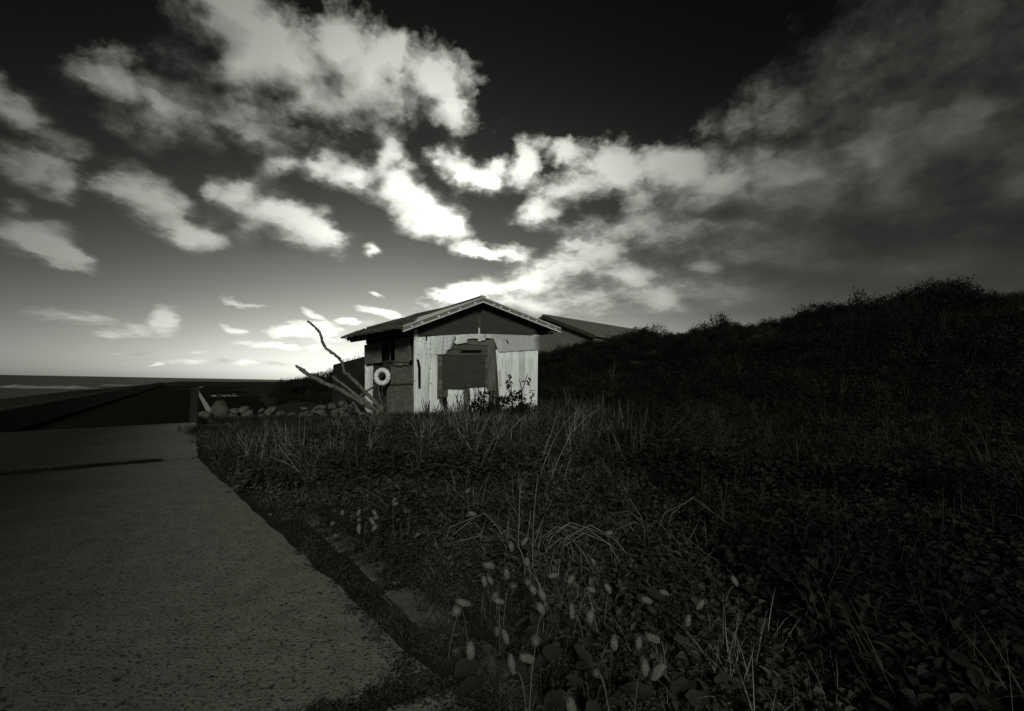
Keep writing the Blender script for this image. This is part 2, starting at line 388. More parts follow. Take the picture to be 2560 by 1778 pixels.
# ------------------------------------------------------------------ ground
# road frame: t runs along the paving (away, to the left), s to its right
RD = Vector((-.55, .835)); RS = Vector((.835, .55))
def st(x, y): return x * .835 + y * .55, x * -.55 + y * .835
def xy(s_, t_): return Vector((RS.x * s_ + RD.x * t_, RS.y * s_ + RD.y * t_))
def vnoise(x, y, sc_=1.0, seed=0):
    x = np.asarray(x, float) * sc_ + seed * 17.3; y = np.asarray(y, float) * sc_ - seed * 9.1
    xi = np.floor(x).astype(int); yi = np.floor(y).astype(int); fx = x - xi; fy = y - yi
    fx = fx * fx * (3 - 2 * fx); fy = fy * fy * (3 - 2 * fy)
    def h(i, j):
        n = (i * 374761393 + j * 668265263 + seed * 69069) & 0x7fffffff
        n = ((n ^ (n >> 13)) * 1274126177) & 0x7fffffff
        return ((n ^ (n >> 16)) & 0xffff) / 65535.0
    return (h(xi, yi) * (1 - fx) + h(xi + 1, yi) * fx) * (1 - fy) + (h(xi, yi + 1) * (1 - fx) + h(xi + 1, yi + 1) * fx) * fy
RIDGE_A = [-33, -28, -24, -14, -9, -4, 1, 6, 10, 14, 20, 30]            # distance along the hill foot
RIDGE_H = [0, .7, 1.5, 2.0, 2.3, 2.8, 3.4, 3.6, 3.8, 4.0, 4.4, 4.7]
def gz(x, y):
    x = np.asarray(x, float); y = np.asarray(y, float)
    s_ = x * .835 + y * .55; t_ = x * -.55 + y * .835
    d = (x - 2.2) * .62 + (y - 17.0) * .785              # distance up the hill
    a = (x - 2.2) * .785 - (y - 17.0) * .62              # along its foot, to the right
    H = np.interp(a, RIDGE_A, RIDGE_H)
    hill = H * smoothstep(-1.0, 9.0, d) + .18 * smoothstep(0, 9, x) * smoothstep(2, 12, y)
    low = -.42 * smoothstep(16.9, 17.9, t_) * smoothstep(.10 * t_ + 2.2, .10 * t_ + .6, s_)
    hill = hill * np.where(t_ > 16.5, smoothstep(.10 * t_ + .4, .10 * t_ + 3.0, s_), 1.)
    low = np.where((s_ < .6) & (t_ > 14.0), -.42, low)
    z = -.02 + low + hill
    bump = (vnoise(x, y, .9, 1) - .5) * .10 + (vnoise(x, y, .3, 2) - .5) * .22
    z = z + bump * smoothstep(.9, 2.6, s_) * smoothstep(3., 6., np.hypot(x, y)) * np.where(t_ > 17, .15, 1.) + bump * smoothstep(2, 6, d)
    beach = -1.2 - .10 * (-4.6 - s_)
    z = np.where(s_ < -4.35, np.maximum(beach, -5.5), z)
    return z
def GZ(x, y): return float(gz(x, y))
def grid_axis(lo, hi, fine_lo, fine_hi, fs, n):
    mid = np.arange(fine_lo, fine_hi + .001, fs)
    k = np.linspace(0, 1, n)[1:] ** 2.2
    return np.concatenate([(fine_lo - k * (fine_lo - lo))[::-1], mid, fine_hi + k * (hi - fine_hi)])
gx = grid_axis(-160, 220, -30, 34, .5, 22); gy = grid_axis(-60, 260, -4, 46, .5, 22)
XX, YY = np.meshgrid(gx, gy); ZZ = gz(XX, YY)
nx, ny = len(gx), len(gy)
gv = np.stack([XX.ravel(), YY.ravel(), ZZ.ravel()], 1)
gf = [(j * nx + i, j * nx + i + 1, (j + 1) * nx + i + 1, (j + 1) * nx + i) for j in range(ny - 1) for i in range(nx - 1)]
me = bpy.data.meshes.new('ground'); me.from_pydata(gv.tolist(), [], gf); me.materials.append(M['soil'])
tag(link('ground', me), kind='structure')

# sea out to the horizon
mb = MB(); mb.add([(-40000, -40000, -4.0), (40000, -40000, -4.0), (40000, 40000, -4.0), (-40000, 40000, -4.0)], [(0, 1, 2, 3)])
tag(mb.build('sea', M['sea']), kind='structure')

# concrete paving: slabs with open joints, parts of one road
road = tag(empty('paved_road'), kind='structure')
e_far_r, e_far_l = at_z(490, 1056), at_z(2, 1081)
j2_r, j2_l = at_z(492, 1144), at_z(118, 1176)
j1_r, j1_l = at_z(1098, 1697), at_z(862, 1772)
def lerp_ext(a, b, k): return a + (b - a) * k
def to_s(p, q, s_target):                                 # run from p through q to a given s
    sp_, sq_ = st(p.x, p.y)[0], st(q.x, q.y)[0]
    return lerp_ext(p, q, (s_target - sp_) / (sq_ - sp_))
SL = -3.85
slabs = [
    (e_far_r, to_s(e_far_r, e_far_l, SL), to_s(j2_r, j2_l, SL), j2_r),
    (j2_r, to_s(j2_r, j2_l, SL), to_s(j1_r, j1_l, SL), j1_r),
]
# nearest slab, cut off by the frame
dn = xy(0, -1).to_3d()
slabs.append((j1_r, to_s(j1_r, j1_l, SL), to_s(j1_r, j1_l, SL) + dn * 5, j1_r + dn * 5))
def edge_noise(p, amp):
    return Vector(((vnoise(p.x, p.y, 6., 4) - .5) * amp, (vnoise(p.x, p.y, 6., 5) - .5) * amp, 0))
for k, (fr, fl, nl, nr) in enumerate(slabs):
    gap = .012 if k < 2 else .0
    mfn = .028 if k == 1 else .035
    back = dn.normalized()
    fr2, fl2 = fr + back * (0 if k == 0 else (.03 if k == 1 else .075)), fl + back * (0 if k == 0 else (.03 if k == 1 else .075))
    nl2, nr2 = nl - back * mfn, nr - back * mfn
    top = []
    for a, b in ((fr2, fl2), (fl2, nl2), (nl2, nr2), (nr2, fr2)):
        for i in range(24): 
            p = lerp_ext(a, b, i / 24); top.append(p + edge_noise(p, .05))
    zt = 0.0 - .002 * k
    poly = [(p.x, p.y, zt) for p in top]
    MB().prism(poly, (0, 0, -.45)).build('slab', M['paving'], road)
# the sunken strip under the joints and the gutter beside the paving
mb = MB(); P4 = [xy(-3.8, -6), xy(1.3, -6), xy(1.1, 13.6), xy(-3.8, 13.6)]
mb.add([(p.x, p.y, -.006) for p in P4], [(0, 1, 2, 3)])
mb.build('joint_fill', M['soil'], road)
# kerb stones showing through the weeds
kd_ = (e_far_r - j1_r).normalized(); ko_ = j1_r - kd_ * 2.6 + Vector((kd_.y, -kd_.x, 0)) * .20
kerb = tag(empty('kerb', (ko_.x, ko_.y, 0)), 'row of pale concrete kerb blocks half buried in weeds beside the paving', 'kerb')
ang = math.atan2(RD.y, RD.x)
kerb.rotation_euler = (0, 0, math.atan2(kd_.y, kd_.x))
kv = None
for i in range(18):
    b0 = MB(); bm = bmesh.new(); bmesh.ops.create_cube(bm, size=1)
    L = .62
    bmesh.ops.scale(bm, vec=(L, .20, .22), verts=bm.verts)
    bmesh.ops.bevel(bm, geom=bm.edges, offset=.018, segments=2, affect='EDGES')
    for v in bm.verts: v.co += Vector((random.uniform(-1, 1), random.uniform(-1, 1), random.uniform(-1, 1))) * .006
    if kv is None or i < 4:
        kv = bpy.data.meshes.new('kerb_block'); bm.to_mesh(kv); kv.materials.append(M['concrete'])
    bm.free()
    o = link('kerb_block', kv, kerb); o.location = (.35 + i * (.70), random.uniform(-.012, .012), -.095 + random.uniform(-.012, .010)); o.rotation_euler = (random.uniform(-.02, .02), random.uniform(-.02, .02), random.uniform(-.02, .02))

# dark asphalt beyond the paving
out = [(.9, 14.3), (-3.9, 14.3), (-3.9, 110), (12.0, 110), (5.0, 42), (3.4, 26), (2.8, 19.5), (2.4, 18.1), (.9, 18.0)]
mb = MB(); mb.add([(xy(a, b).x, xy(a, b).y, -.400) for a, b in out], [tuple(range(len(out)))])
tag(mb.build('asphalt_road', M['asphalt']), kind='structure')
def on_asphalt(px, py, z=-.396): return at_z(px, py, z)
# white edge line that turns at its far end
def ribbon(pts, wd, z):
    b = MB(); n = len(pts); vs = []
    for i, p in enumerate(pts):
        d = (pts[min(i + 1, n - 1)] - pts[max(i - 1, 0)]); d = Vector((d.x, d.y)).normalized(); q = Vector((-d.y, d.x)) * wd / 2
        vs += [(p.x - q.x, p.y - q.y, z), (p.x + q.x, p.y + q.y, z)]
    b.add(vs, [(2 * i, 2 * i + 1, 2 * i + 3, 2 * i + 2) for i in range(n - 1)]); return b
near, far, turn = on_asphalt(527, 1034), on_asphalt(491, 972.5), on_asphalt(507, 966)
pts = [near.lerp(far, i / 20) for i in range(21)] + [far.lerp(turn, i / 6) for i in range(1, 7)]
tag(ribbon(pts, .26, -.394).build('road_line', M['paint']), 'faded white painted edge line running away across the dark asphalt', 'road line')
# worn lettering painted on the asphalt: strokes traced on the road surface
strokes = [[(526, 991.5), (534, 991)], [(531, 987), (541, 992)], [(540, 988.5), (551, 986.5), (545, 990.5), (541, 991.6)], [(549, 986), (546, 991)], [(557, 986.6), (563, 987.4), (558, 990.2)], [(560, 990.5), (568, 991.5)],
           [(567, 986), (575, 989.5)], [(574, 990.6), (569, 991.5)], [(581, 985.6), (589, 984.6)], [(582, 987.5), (588, 986.5), (584, 989.5)], [(583, 991), (596, 989.6)], [(577, 991.4), (582, 990.8)]]
mk = empty('road_lettering', (on_asphalt(560, 989).x, on_asphalt(560, 989).y, -.394))
tag(mk, 'worn white lettering painted on the dark asphalt beyond the upright boulder', 'lettering')
for stq in strokes:
    pp = [on_asphalt(*q) for q in stq]
    if len(pp) == 2: pp = [pp[0].lerp(pp[1], k / 4) for k in range(5)]
    o = ribbon(pp, .30, 0.0)
    o.v = [(a - mk.location.x, b - mk.location.y, c) for a, b, c in o.v]
    o.build('letter_stroke', M['paint'], mk)

# seawall running along the shore
sw = empty('seawall', (xy(-4.2, 20).x, xy(-4.2, 20).y, -.4), ang)
tag(sw, 'low dark concrete seawall running away along the shore', 'seawall')
tt = -24.0
while tt < 110:
    L = 8.0
    prof = [(-.30, -1.8), (.22, -1.8), (.14, .55), (.10, .59), (-.20, .59), (-.25, .55)]      # local y is to the left of the run
    b = MB(); b.prism([(tt + .015, -y_, z_) for y_, z_ in prof], (L - .03, 0, 0)).build('wall_section', M['seawall'], sw)
    tt += L
# breaking waves
def wave(px0, px1, py, rise, label, n=60):
    a, b = at_z(px0, py, -4.0), at_z(px1, py + (px1 - px0) * .0177, -4.0)
    dirv = (b - a); nrm = Vector((-dirv.y, dirv.x, 0)).normalized()
    mb = MB(); rows = []
    for i in range(n + 1):
        k = i / n; p = a.lerp(b, k)
        hh = rise * (.35 + .9 * float(vnoise(i * .35, px0, 1., 3))) * min(1, 8 * k, 8 * (1 - k))
        wv = (float(vnoise(i * .2, px0, 1., 6)) - .5) * 14
        rows.append([p + nrm * (wv - 5), p + nrm * (wv - 2.5) + Vector((0, 0, hh * .75)), p + nrm * wv + Vector((0, 0, hh)), p + nrm * (wv + 3) + Vector((0, 0, hh * .5)), p + nrm * (wv + 7)])
    vs = [Vector((q.x, q.y, q.z - .02)) for r_ in rows for q in r_]
    fs = [(i * 5 + j, i * 5 + j + 1, (i + 1) * 5 + j + 1, (i + 1) * 5 + j) for i in range(n) for j in range(4)]
    c = a.lerp(b, .5)
    mb.add([(q.x - c.x, q.y - c.y, q.z + 4.0) for q in vs], fs)
    o = mb.build('breaking_wave', M['foam'], None, True); o.location = (c.x, c.y, -4.0)
    return tag(o, label, 'wave', 'breaking waves')
wave(-60, 232, 967.5, 1.15, 'long broken white wave crest at the left edge of the sea')
wave(278, 338, 964.5, .9, 'short white wave crest beside the seawall top')
# concrete post at the corner of the paving
pb = at_z(483, 1053)
post = empty('concrete_post', (pb.x - .03, pb.y + .06, -.02), R(33)); tag(post, 'short dark concrete post standing at the far corner of the paving', 'post')
bm = bmesh.new(); bmesh.ops.create_cube(bm, size=1); bmesh.ops.scale(bm, vec=(.19, .19, .86), verts=bm.verts)
bmesh.ops.translate(bm, vec=(0, 0, .41), verts=bm.verts); bmesh.ops.bevel(bm, geom=bm.edges, offset=.02, segments=2, affect='EDGES')
for v in bm.verts:
    if v.co.z > .4: v.co.x *= .92; v.co.y *= .92
me = bpy.data.meshes.new('shaft'); bm.to_mesh(me); bm.free(); me.materials.append(M['seawall']); link('shaft', me, post)
bm = bmesh.new(); bmesh.ops.create_cube(bm, size=1); bmesh.ops.scale(bm, vec=(.22, .22, .07), verts=bm.verts); bmesh.ops.translate(bm, vec=(0, 0, .875), verts=bm.verts); bmesh.ops.bevel(bm, geom=bm.edges, offset=.015, segments=2, affect='EDGES')
me = bpy.data.meshes.new('cap'); bm.to_mesh(me); bm.free(); me.materials.append(M['seawall']); link('cap', me, post)

# ------------------------------------------------------------------ stones
def stone_mesh(seed, flat=.7, sub=2):
    rnd = random.Random(seed); bm = bmesh.new(); bmesh.ops.create_icosphere(bm, subdivisions=sub, radius=.5)
    ax = [Vector((rnd.gauss(0, 1), rnd.gauss(0, 1), rnd.gauss(0, 1))).normalized() for _ in range(7)]
    cut = [rnd.uniform(.22, .44) for _ in ax]
    for v in bm.verts:
        for a_, c_ in zip(ax, cut):
            dd = v.co.dot(a_)
            if dd > c_: v.co -= a_ * (dd - c_) * .97
        v.co += Vector((rnd.uniform(-1, 1), rnd.uniform(-1, 1), rnd.uniform(-1, 1))) * .012
        v.co.z *= flat
    me = bpy.data.meshes.new('stone'); bm.to_mesh(me); bm.free(); me.materials.append(M['stone'])
    me.polygons.foreach_set('use_smooth', [True] * len(me.polygons)); return me
SM = [stone_mesh(i, .62 + .04 * (i % 4)) for i in range(10)]
wl = [at_y(585, 1040, 15.4), at_y(700, 1040, 15.5), at_y(800, 1038, 15.8), at_y(915, 1034, 16.2)]
dsw = empty('dry_stone_wall', (wl[1].x, wl[1].y, 0)); tag(dsw, 'low tumbled dry stone wall between the grass and the driftwood', 'stone wall')
def along(k):
    k *= 3; i = min(int(k), 2); return wl[i].lerp(wl[i + 1], k - i)
tops = [28, 22, 22, 32, 40]                                # course height in photo pixels along the wall
rw = random.Random(3)
k = 0.0
for layer in range(4):
    k = rw.uniform(0, .02)
    while k < 1:
        p = along(k); hgt = np.interp(k, [0, .2, .4, .7, 1], [.20, .18, .24, .34, .46])
        z = .06 + layer * .125
        sz = rw.choice((rw.uniform(.12, .2), rw.uniform(.18, .34), rw.uniform(.3, .46))) * (1.1 if layer == 0 else 1)
        if z < hgt + .06 and rw.random() > .12:
            o = link('stone', rw.choice(SM), dsw)
            o.location = (p.x - wl[1].x + rw.uniform(-.04, .04), p.y - wl[1].y + rw.uniform(-.10, .10) + layer * .03, z + rw.uniform(-.03, .03) - .03)
            o.scale = (sz, sz * rw.uniform(.8, 1.1), sz * rw.uniform(.75, 1.0)); o.rotation_euler = (rw.uniform(-.6, .6), rw.uniform(-.6, .6), rw.uniform(0, 6))
        k += sz * .86 / (wl[3] - wl[0]).length
p = at_y(553, 1037, 15.6)
bm = bmesh.new(); bmesh.ops.create_icosphere(bm, subdivisions=4, radius=.5)
for v in bm.verts:
    n_ = float(vnoise(v.co.x * 5 + 9, v.co.z * 5 + v.co.y * 3, 1., 8)) - .5
    v.co *= 1 + .16 * n_
    k_ = (v.co.z + .5)
    v.co.x = v.co.x * (1.0 - .28 * k_) - .10 * k_; v.co.x *= .55 / .82; v.co.y *= .5; v.co.z *= .62
    if v.co.z < -.2: v.co.z = -.2
me = bpy.data.meshes.new('upright_boulder'); bm.to_mesh(me); bm.free(); me.materials.append(M['stone']); me.polygons.foreach_set('use_smooth', [True] * len(me.polygons))
o = link('upright_boulder', me); o.location = (p.x, p.y, .12); o.scale = (1, 1, 1.12)
tag(o, 'large pale upright boulder at the left end of the stone wall', 'boulder')
p = at_y(514, 1046, 14.6)
o = link('flat_boulder', SM[2]); o.location = (p.x, p.y, .05); o.scale = (.55, .4, .42); o.rotation_euler = (0, .25, .5)
tag(o, 'low rounded boulder lying where the white road line begins', 'boulder')

# ------------------------------------------------------------------ the distant house behind the hill
P0 = at_y(1359, 789, 46.0); hg = Vector((math.cos(R(46)), -math.sin(R(46)), 0)); hr = Vector((math.sin(R(46)), math.cos(R(46)), 0))
nrm = Vector((hg.y, -hg.x, 0))
def on_plane(px, py, p0, n_):
    d = ray(px, py); return CAM + d * ((p0 - CAM).dot(n_) / d.dot(n_))
E0 = on_plane(1486, 838, P0, nrm)
half = (E0 - P0).dot(hg); drop = P0.z - E0.z
house = empty('house', (P0.x, P0.y, 2.0), math.atan2(hg.y, hg.x))
tag(house, 'large grey gabled house rising behind the hill to the right of the hut', 'house')
LR, zt = 17.0, P0.z - 2.0; k = drop / half
wl_ = half - .25
b = MB(); b.prism([(-wl_, .35, -2.5), (wl_, .35, -2.5), (wl_, .35, zt - k * wl_ - .2), (0, .35, zt - .22), (-wl_, .35, zt - k * wl_ - .2)], (0, LR - .7, 0)); b.build('wall', M['house_wall'], house)
for sgn in (1, -1):
    rf = MB(); n = 40
    rf.prism([(0, 0, zt), (sgn * half, 0, zt - drop), (sgn * half, 0, zt - drop - .10), (0, 0, zt - .12)], (0, LR, 0)); ro = rf.build('roof_slope', M['house_roof'], house)
    for i in range(n):
        yy = .2 + i * (LR - .4) / (n - 1)
        MB().beam((0, yy, zt + .01), (sgn * half, yy, zt - drop + .01), .07, .09).build('standing_seam', M['house_roof'], ro)
    MB().beam((0, -.02, zt - .12), (sgn * half, -.02, zt - drop - .12), .06, .30).build('barge_board', M['house_trim'], house)
MB().beam((0, -.05, zt + .05), (0, LR, zt + .05), .34, .12).build('ridge_cap', M['house_roof'], house)

# ------------------------------------------------------------------ the derelict hut
TH = R(38)
HC = at_y(1035, 1046, 15.4); HC.z = -.02
hut = empty('beach_hut', HC, TH)
tag(hut, 'derelict hut clad in torn white corrugated tin with dark boarded window', 'hut')
hf = Vector((math.cos(TH), math.sin(TH), 0)); hl = Vector((-math.sin(TH), math.cos(TH), 0))
def to_local(p): d = p - HC; return Vector((d.dot(hf), d.dot(hl), d.z))
def F(px, py, off=0.):                                     # pixel on the front wall: local x, z
    q = to_local(on_plane(px, py, HC - hl * off, hl)); return q.x, q.z
def L(px, py, off=0.):                                     # pixel on the left wall: local y, z
    q = to_local(on_plane(px, py, HC - hf * off, hf)); return q.y, q.z
WD = F(1344, 960)[0]; LN = L(911, 950)[0]
OV = .42
ax_, az_ = F(1207, 744, OV)
bx_, bz_ = F(1001, 822, OV)
ex_, ez_ = F(1401, 824, OV)
kl = (az_ - bz_) / (ax_ - bx_); kr = (az_ - ez_) / (ex_ - ax_)
yC = L(863, 849, -bx_)[0]
RB = max(LN + .3, min(yC, LN + .9))                       # rear verge
print('HUT', 'W', round(WD, 2), 'L', round(LN, 2), 'apex', round(ax_, 2), round(az_, 2), 'left eave', round(bx_, 2), round(bz_, 2), 'right eave', round(ex_, 2), round(ez_, 2), 'pitch', round(math.degrees(math.atan(kl)), 1), round(math.degrees(math.atan(kr)), 1), 'rear', round(yC, 2))
def roof_z(x): return az_ - (kl * (ax_ - x) if x < ax_ else kr * (x - ax_))
RT = .17                                                   # depth of roof build-up at the verge
# timber shell
def wall_poly(pts, off, name, mat): MB().prism(pts, off).build(name, mat, hut)
zl, zr = roof_z(0) - RT - .02, roof_z(WD) - RT - .02
MB().prism([(.04, .05, 0), (WD - .02, .05, 0), (WD - .02, .05, zr), (ax_, .05, az_ - RT - .03), (.04, .05, zl)], (0, .06, 0)).build('front_wall', M['wood_h'], hut)
MB().prism([(.04, LN - .06, 0), (WD - .02, LN - .06, 0), (WD - .02, LN - .06, zr), (ax_, LN - .06, az_ - RT - .03), (.04, LN - .06, zl)], (0, .06, 0)).build('rear_wall', M['wood_h'], hut)
MB().box((WD - .08, .115, 0), (WD - .02, LN - .065, zr - .02)).build('right_wall', M['wood_h'], hut)
MB().box((.12, .115, .0), (WD - .09, LN - .07, .04)).build('floor', M['dark'], hut)

# left wall: opening between two flap shutters
wy0, wz0 = L(988, 900); wy1, wz1 = L(951, 852)
oy0, oy1 = min(wy0, wy1), max(wy0, wy1); oz0, oz1 = wz0, min(max(wz0, wz1) + .1, zl - .1)
oz0 = L(970, 902)[1]; oz1 = L(970, 846)[1]
T = .06
for nm, lo, hi in (('left_wall', (.04, .0, 0), (.04 + T, oy0, zl)), ('left_wall', (.04, oy1, 0), (.04 + T, LN, zl)), ('left_wall', (.04, oy0, 0), (.04 + T, oy1, oz0)), ('left_wall', (.04, oy0, oz1), (.04 + T, oy1, zl))):
    MB().box(lo, hi).build(nm, M['wood'], hut)
win = MB(); win.box((.0, oy0, oz0 - .06), (.10, oy1, oz0 + .0)).build('window_sill', M['wood'], hut)
wf = MB().box((.045, oy0, oz0 + .002), (.085, oy0 + .06, oz1 - .002)).build('window_frame', M['ply2'], hut)
MB().box((.045, oy1 - .06, oz0 + .002), (.085, oy1, oz1 - .002)).build('jamb', M['ply2'], wf)
mid = oy0 + (oy1 - oy0) * .42
MB().box((.05, mid - .02, oz0 + .003), (.08, mid + .02, oz1 - .003)).build('mullion', M['ply2'], wf)
MB().box((.062, mid + .022, oz0 + .003), (.068, oy1 - .062, oz1 - .003)).build('pane', M['glass'], wf)
def side_panel(name, quad, mat, off, th=.03):              # quad in pixels on the left wall
    pts = []
    for px, py in quad:
        y_, z_ = L(px, py, off); pts.append((-off, y_, z_))
    return MB().prism(pts, (th, 0, 0)).build(name, mat, hut)
side_panel('shutter', [(910.5, 863), (951.5, 855), (952, 906), (912.5, 911)], M['ply2'], .12)
sh = side_panel('shutter', [(987, 847), (1021, 841), (1027, 900), (1022, 906), (987, 903)], M['ply2'], .12)
side_panel('torn_board', [(985, 902), (1023, 896), (1021, 914), (1010, 911), (1003, 916), (985, 914)], M['ply2'], .085, .02)
side_panel('lower_board', [(977, 917), (1031, 914), (1031, 958), (975, 962)], M['ply2'], .03, .03)
side_panel('lower_board', [(967, 964), (1031, 960), (1031, 1052), (967, 1048)], M['ply2'], .028, .025)
side_panel('lower_board', [(932, 915), (974, 916), (972, 962), (931, 1040)], M['ply'], .02, .02)
side_panel('batten', [(963, 961), (1031, 957.5), (1031, 961), (963, 964.5)], M['wood'], .055, .02)
# row of under-eave boards
for i in range(6):
    y0 = LN * i / 6 + .01; y1 = LN * (i + 1) / 6 - .01
    MB().box((.005, y0, zl - .30), (.035, y1, zl - .015)).build('eave_board', M['wood'], hut)

# corrugated sheets
def spans(poly, c):
    """interval of the second coordinate inside poly at first coordinate c (longest)"""
    xs = []
    n = len(poly)
    for i in range(n):
        (a0, b0), (a1, b1) = poly[i], poly[(i + 1) % n]
        if (a0 <= c < a1) or (a1 <= c < a0): xs.append(b0 + (b1 - b0) * (c - a0) / (a1 - a0))
    xs.sort(); best = None
    for i in range(0, len(xs) - 1, 2):
        if best is None or xs[i + 1] - xs[i] > best[1] - best[0]: best = (xs[i], xs[i + 1])
    return best
def corrugated(name, poly, axis, put, mat, pitch=.034, amp=.006, parent=None, jag=0., warpf=None):
    """poly in wall coordinates (a, z); axis 'v' = ribs upright, 'h' = ribs level"""
    P_ = poly if axis == 'v' else [(b_, a_) for a_, b_ in poly]
    lo, hi = min(p[0] for p in P_), max(p[0] for p in P_)
    stp = pitch / 6; n = int((hi - lo) / stp); vs, fs = [], []; prev = False
    ns = 7
    for i in range(n + 1):
        c = lo + 1e-5 + (hi - lo - 2e-5) * i / n; s_ = spans(P_, c)
        if s_ is None: prev = False; continue
        j0 = (random.random() - .5) * jag
        a_, b_ = s_[0] + (j0 if jag else 0), s_[1] + ((random.random() - .5) * jag if jag else 0)
        d = amp * math.sin(2 * math.pi * c / pitch)
        for k_ in range(ns):
            q = a_ + (b_ - a_) * k_ / (ns - 1)
            u, z = (c, q) if axis == 'v' else (q, c)
            vs.append(put(u, z, d + (warpf(u, z) if warpf else 0)))
        m_ = len(vs)
        if prev: fs += [(m_ - 2 * ns + k_, m_ - ns + k_, m_ - ns + k_ + 1, m_ - 2 * ns + k_ + 1) for k_ in range(ns - 1)]
        prev = True
    return MB().add(vs, fs).build(name, mat, parent or hut, True, .002)
def on_front(off): return lambda u, z, d: (u, -off - d, z)
def on_left(off): return lambda u, z, d: (-off - d, u, z)
def FP(pts, off): return [F(px, py, off) for px, py in pts]
def LP(pts, off): return [L(px, py, off) for px, py in pts]
def wob(a, k, ph): return lambda u, z: a * math.sin(k * u + ph) * math.sin(.7 * k * z + ph)
# left part of the front, two upright sheets
corrugated('tin_sheet', FP([(1034.5, 822), (1045, 822), (1045.5, 840), (1080, 840), (1081, 1052), (1034.5, 1050)], .02), 'v', on_front(.02), M['tin'], jag=.004, warpf=wob(.006, 3, 0))
corrugated('tin_sheet', FP([(1078, 860), (1093.5, 880), (1093, 1010), (1092, 1050), (1078, 1052)], .034), 'v', on_front(.034), M['tin'], jag=.004)
# level strips under the gable
corrugated('tin_strip', FP([(1077, 841), (1137, 837), (1139, 850), (1134, 860), (1132, 866), (1127, 874), (1119, 876), (1117, 885.5), (1077, 887.5)], .055), 'h', on_front(.055), M['tin'], .044, .008, warpf=wob(.006, 2, 1))
corrugated('tin_strip', FP([(1136.5, 837), (1216, 834), (1215, 843), (1205, 847), (1170, 847), (1169, 856), (1160, 858), (1142, 861), (1135.5, 858), (1141, 848)], .048), 'h', on_front(.048), M['tin'], .044, .008, warpf=wob(.012, 3, 2))
corrugated('tin_scrap', FP([(1195, 846), (1216, 843), (1213, 851), (1204, 852), (1199, 855), (1196, 853)], .066), 'h', on_front(.066), M['tin'], .044, .008)
corrugated('tin_strip', FP([(1213, 834), (1262, 835.5), (1338, 837), (1349, 838), (1351.5, 875), (1291, 878), (1248, 881), (1245, 875), (1240, 861), (1234, 847), (1215, 848)], .06), 'h', on_front(.06), M['tin_dull'], .031, .007, warpf=wob(.005, 2, 3))
# right part of the front
corrugated('tin_sheet', FP([(1239, 874), (1263, 874), (1262, 1054), (1252, 1054), (1246, 960)], .02), 'v', on_front(.02), M['tin'], jag=.006, warpf=wob(.006, 3, 4))
corrugated('tin_sheet', FP([(1261, 873), (1296, 873), (1295, 1054), (1260, 1054)], .032), 'v', on_front(.032), M['tin'], jag=.004)
corrugated('tin_sheet', FP([(1294, 873), (1316, 873), (1315, 1054), (1293, 1054)], .022), 'v', on_front(.022), M['tin_dull'], jag=.004)
corrugated('tin_sheet', FP([(1313, 872), (1345, 871), (1343, 1056), (1312, 1056)], .034), 'v', on_front(.034), M['tin'], jag=.006, warpf=wob(.006, 3, 5))
# low sheets under the boarded window
corrugated('tin_sheet', FP([(1117, 974), (1160, 976), (1160, 1056), (1119, 1056)], .02), 'v', on_front(.02), M['tin'], jag=.01)
corrugated('tin_sheet', FP([(1173, 971), (1214, 968), (1222, 978), (1222, 1056), (1173, 1058)], .02), 'v', on_front(.02), M['tin'], jag=.01)
corrugated('tin_scrap', FP([(1096, 997), (1104, 1010), (1108, 1018), (1113, 1032), (1116, 1056), (1086, 1056), (1090, 1010)], .06), 'v', on_front(.06), M['tin'], jag=.02)
corrugated('tin_scrap', FP([(1246, 925), (1252, 926), (1254, 966), (1249, 964)], .045), 'v', on_front(.045), M['tin_dull'], jag=.01)
# left wall tin at the rear corner
corrugated('tin_sheet', LP([(912.5, 912), (926, 911), (925, 1040), (912.5, 1035)], .015), 'v', on_left(.015), M['tin'], jag=.004)
corrugated('tin_sheet', LP([(925, 911), (933, 911), (931, 1040), (924, 1040)], .022), 'v', on_left(.022), M['tin_dull'], jag=.004)

# dark boards on the front
def front_panel(name, quad, mat, off, th=.03):
    return MB().prism([(F(px, py, off)[0], -off, F(px, py, off)[1]) for px, py in quad], (0, th, 0)).build(name, mat, hut)
# weatherboards behind the torn tin
zb = F(1160, 1050)[1]; ztop = F(1160, 846)[1]
x0b, x1b = F(1093, 900)[0], F(1250, 900)[0]
nb = 14
for i in range(nb):
    za = zb + (ztop - zb) * i / nb; zc = zb + (ztop - zb) * (i + 1) / nb
    MB().prism([(x0b, .045, za + .006), (x0b, -.006 - .005 * (i % 3), za + .006), (x0b, .020, zc + .012), (x0b, .045, zc + .012)], (x1b - x0b, 0, 0)).build('weatherboard', M['board_pale'] if i % 4 in (1, 2) else M['wood_h'], hut)
front_panel('window_board', [(1106, 889), (1214, 886), (1213, 968), (1106, 973)], M['ply'], .045, .02)
front_panel('post', [(1159.5, 972), (1174, 971), (1174, 1054), (1160, 1055)], M['board_pale'], .05, .03)
front_panel('post', [(1240, 862), (1246, 880), (1248, 1054), (1240, 1054)], M['wood'], .012, .02)
front_panel('lower_board', [(1094, 972), (1120, 974), (1120, 992), (1094, 994)], M['wood_h'], .03, .02)
front_panel('lower_board', [(1106, 992), (1121, 992), (1121, 1052), (1112, 1052)], M['dark'], .016, .004)
front_panel('batten', [(1152, 876), (1204, 875), (1203, 881), (1152, 882)], M['dark'], .03, .012)
front_panel('upright_board', [(1218, 850), (1236, 848), (1239, 968), (1222, 975)], M['board_pale'], .024, .01)
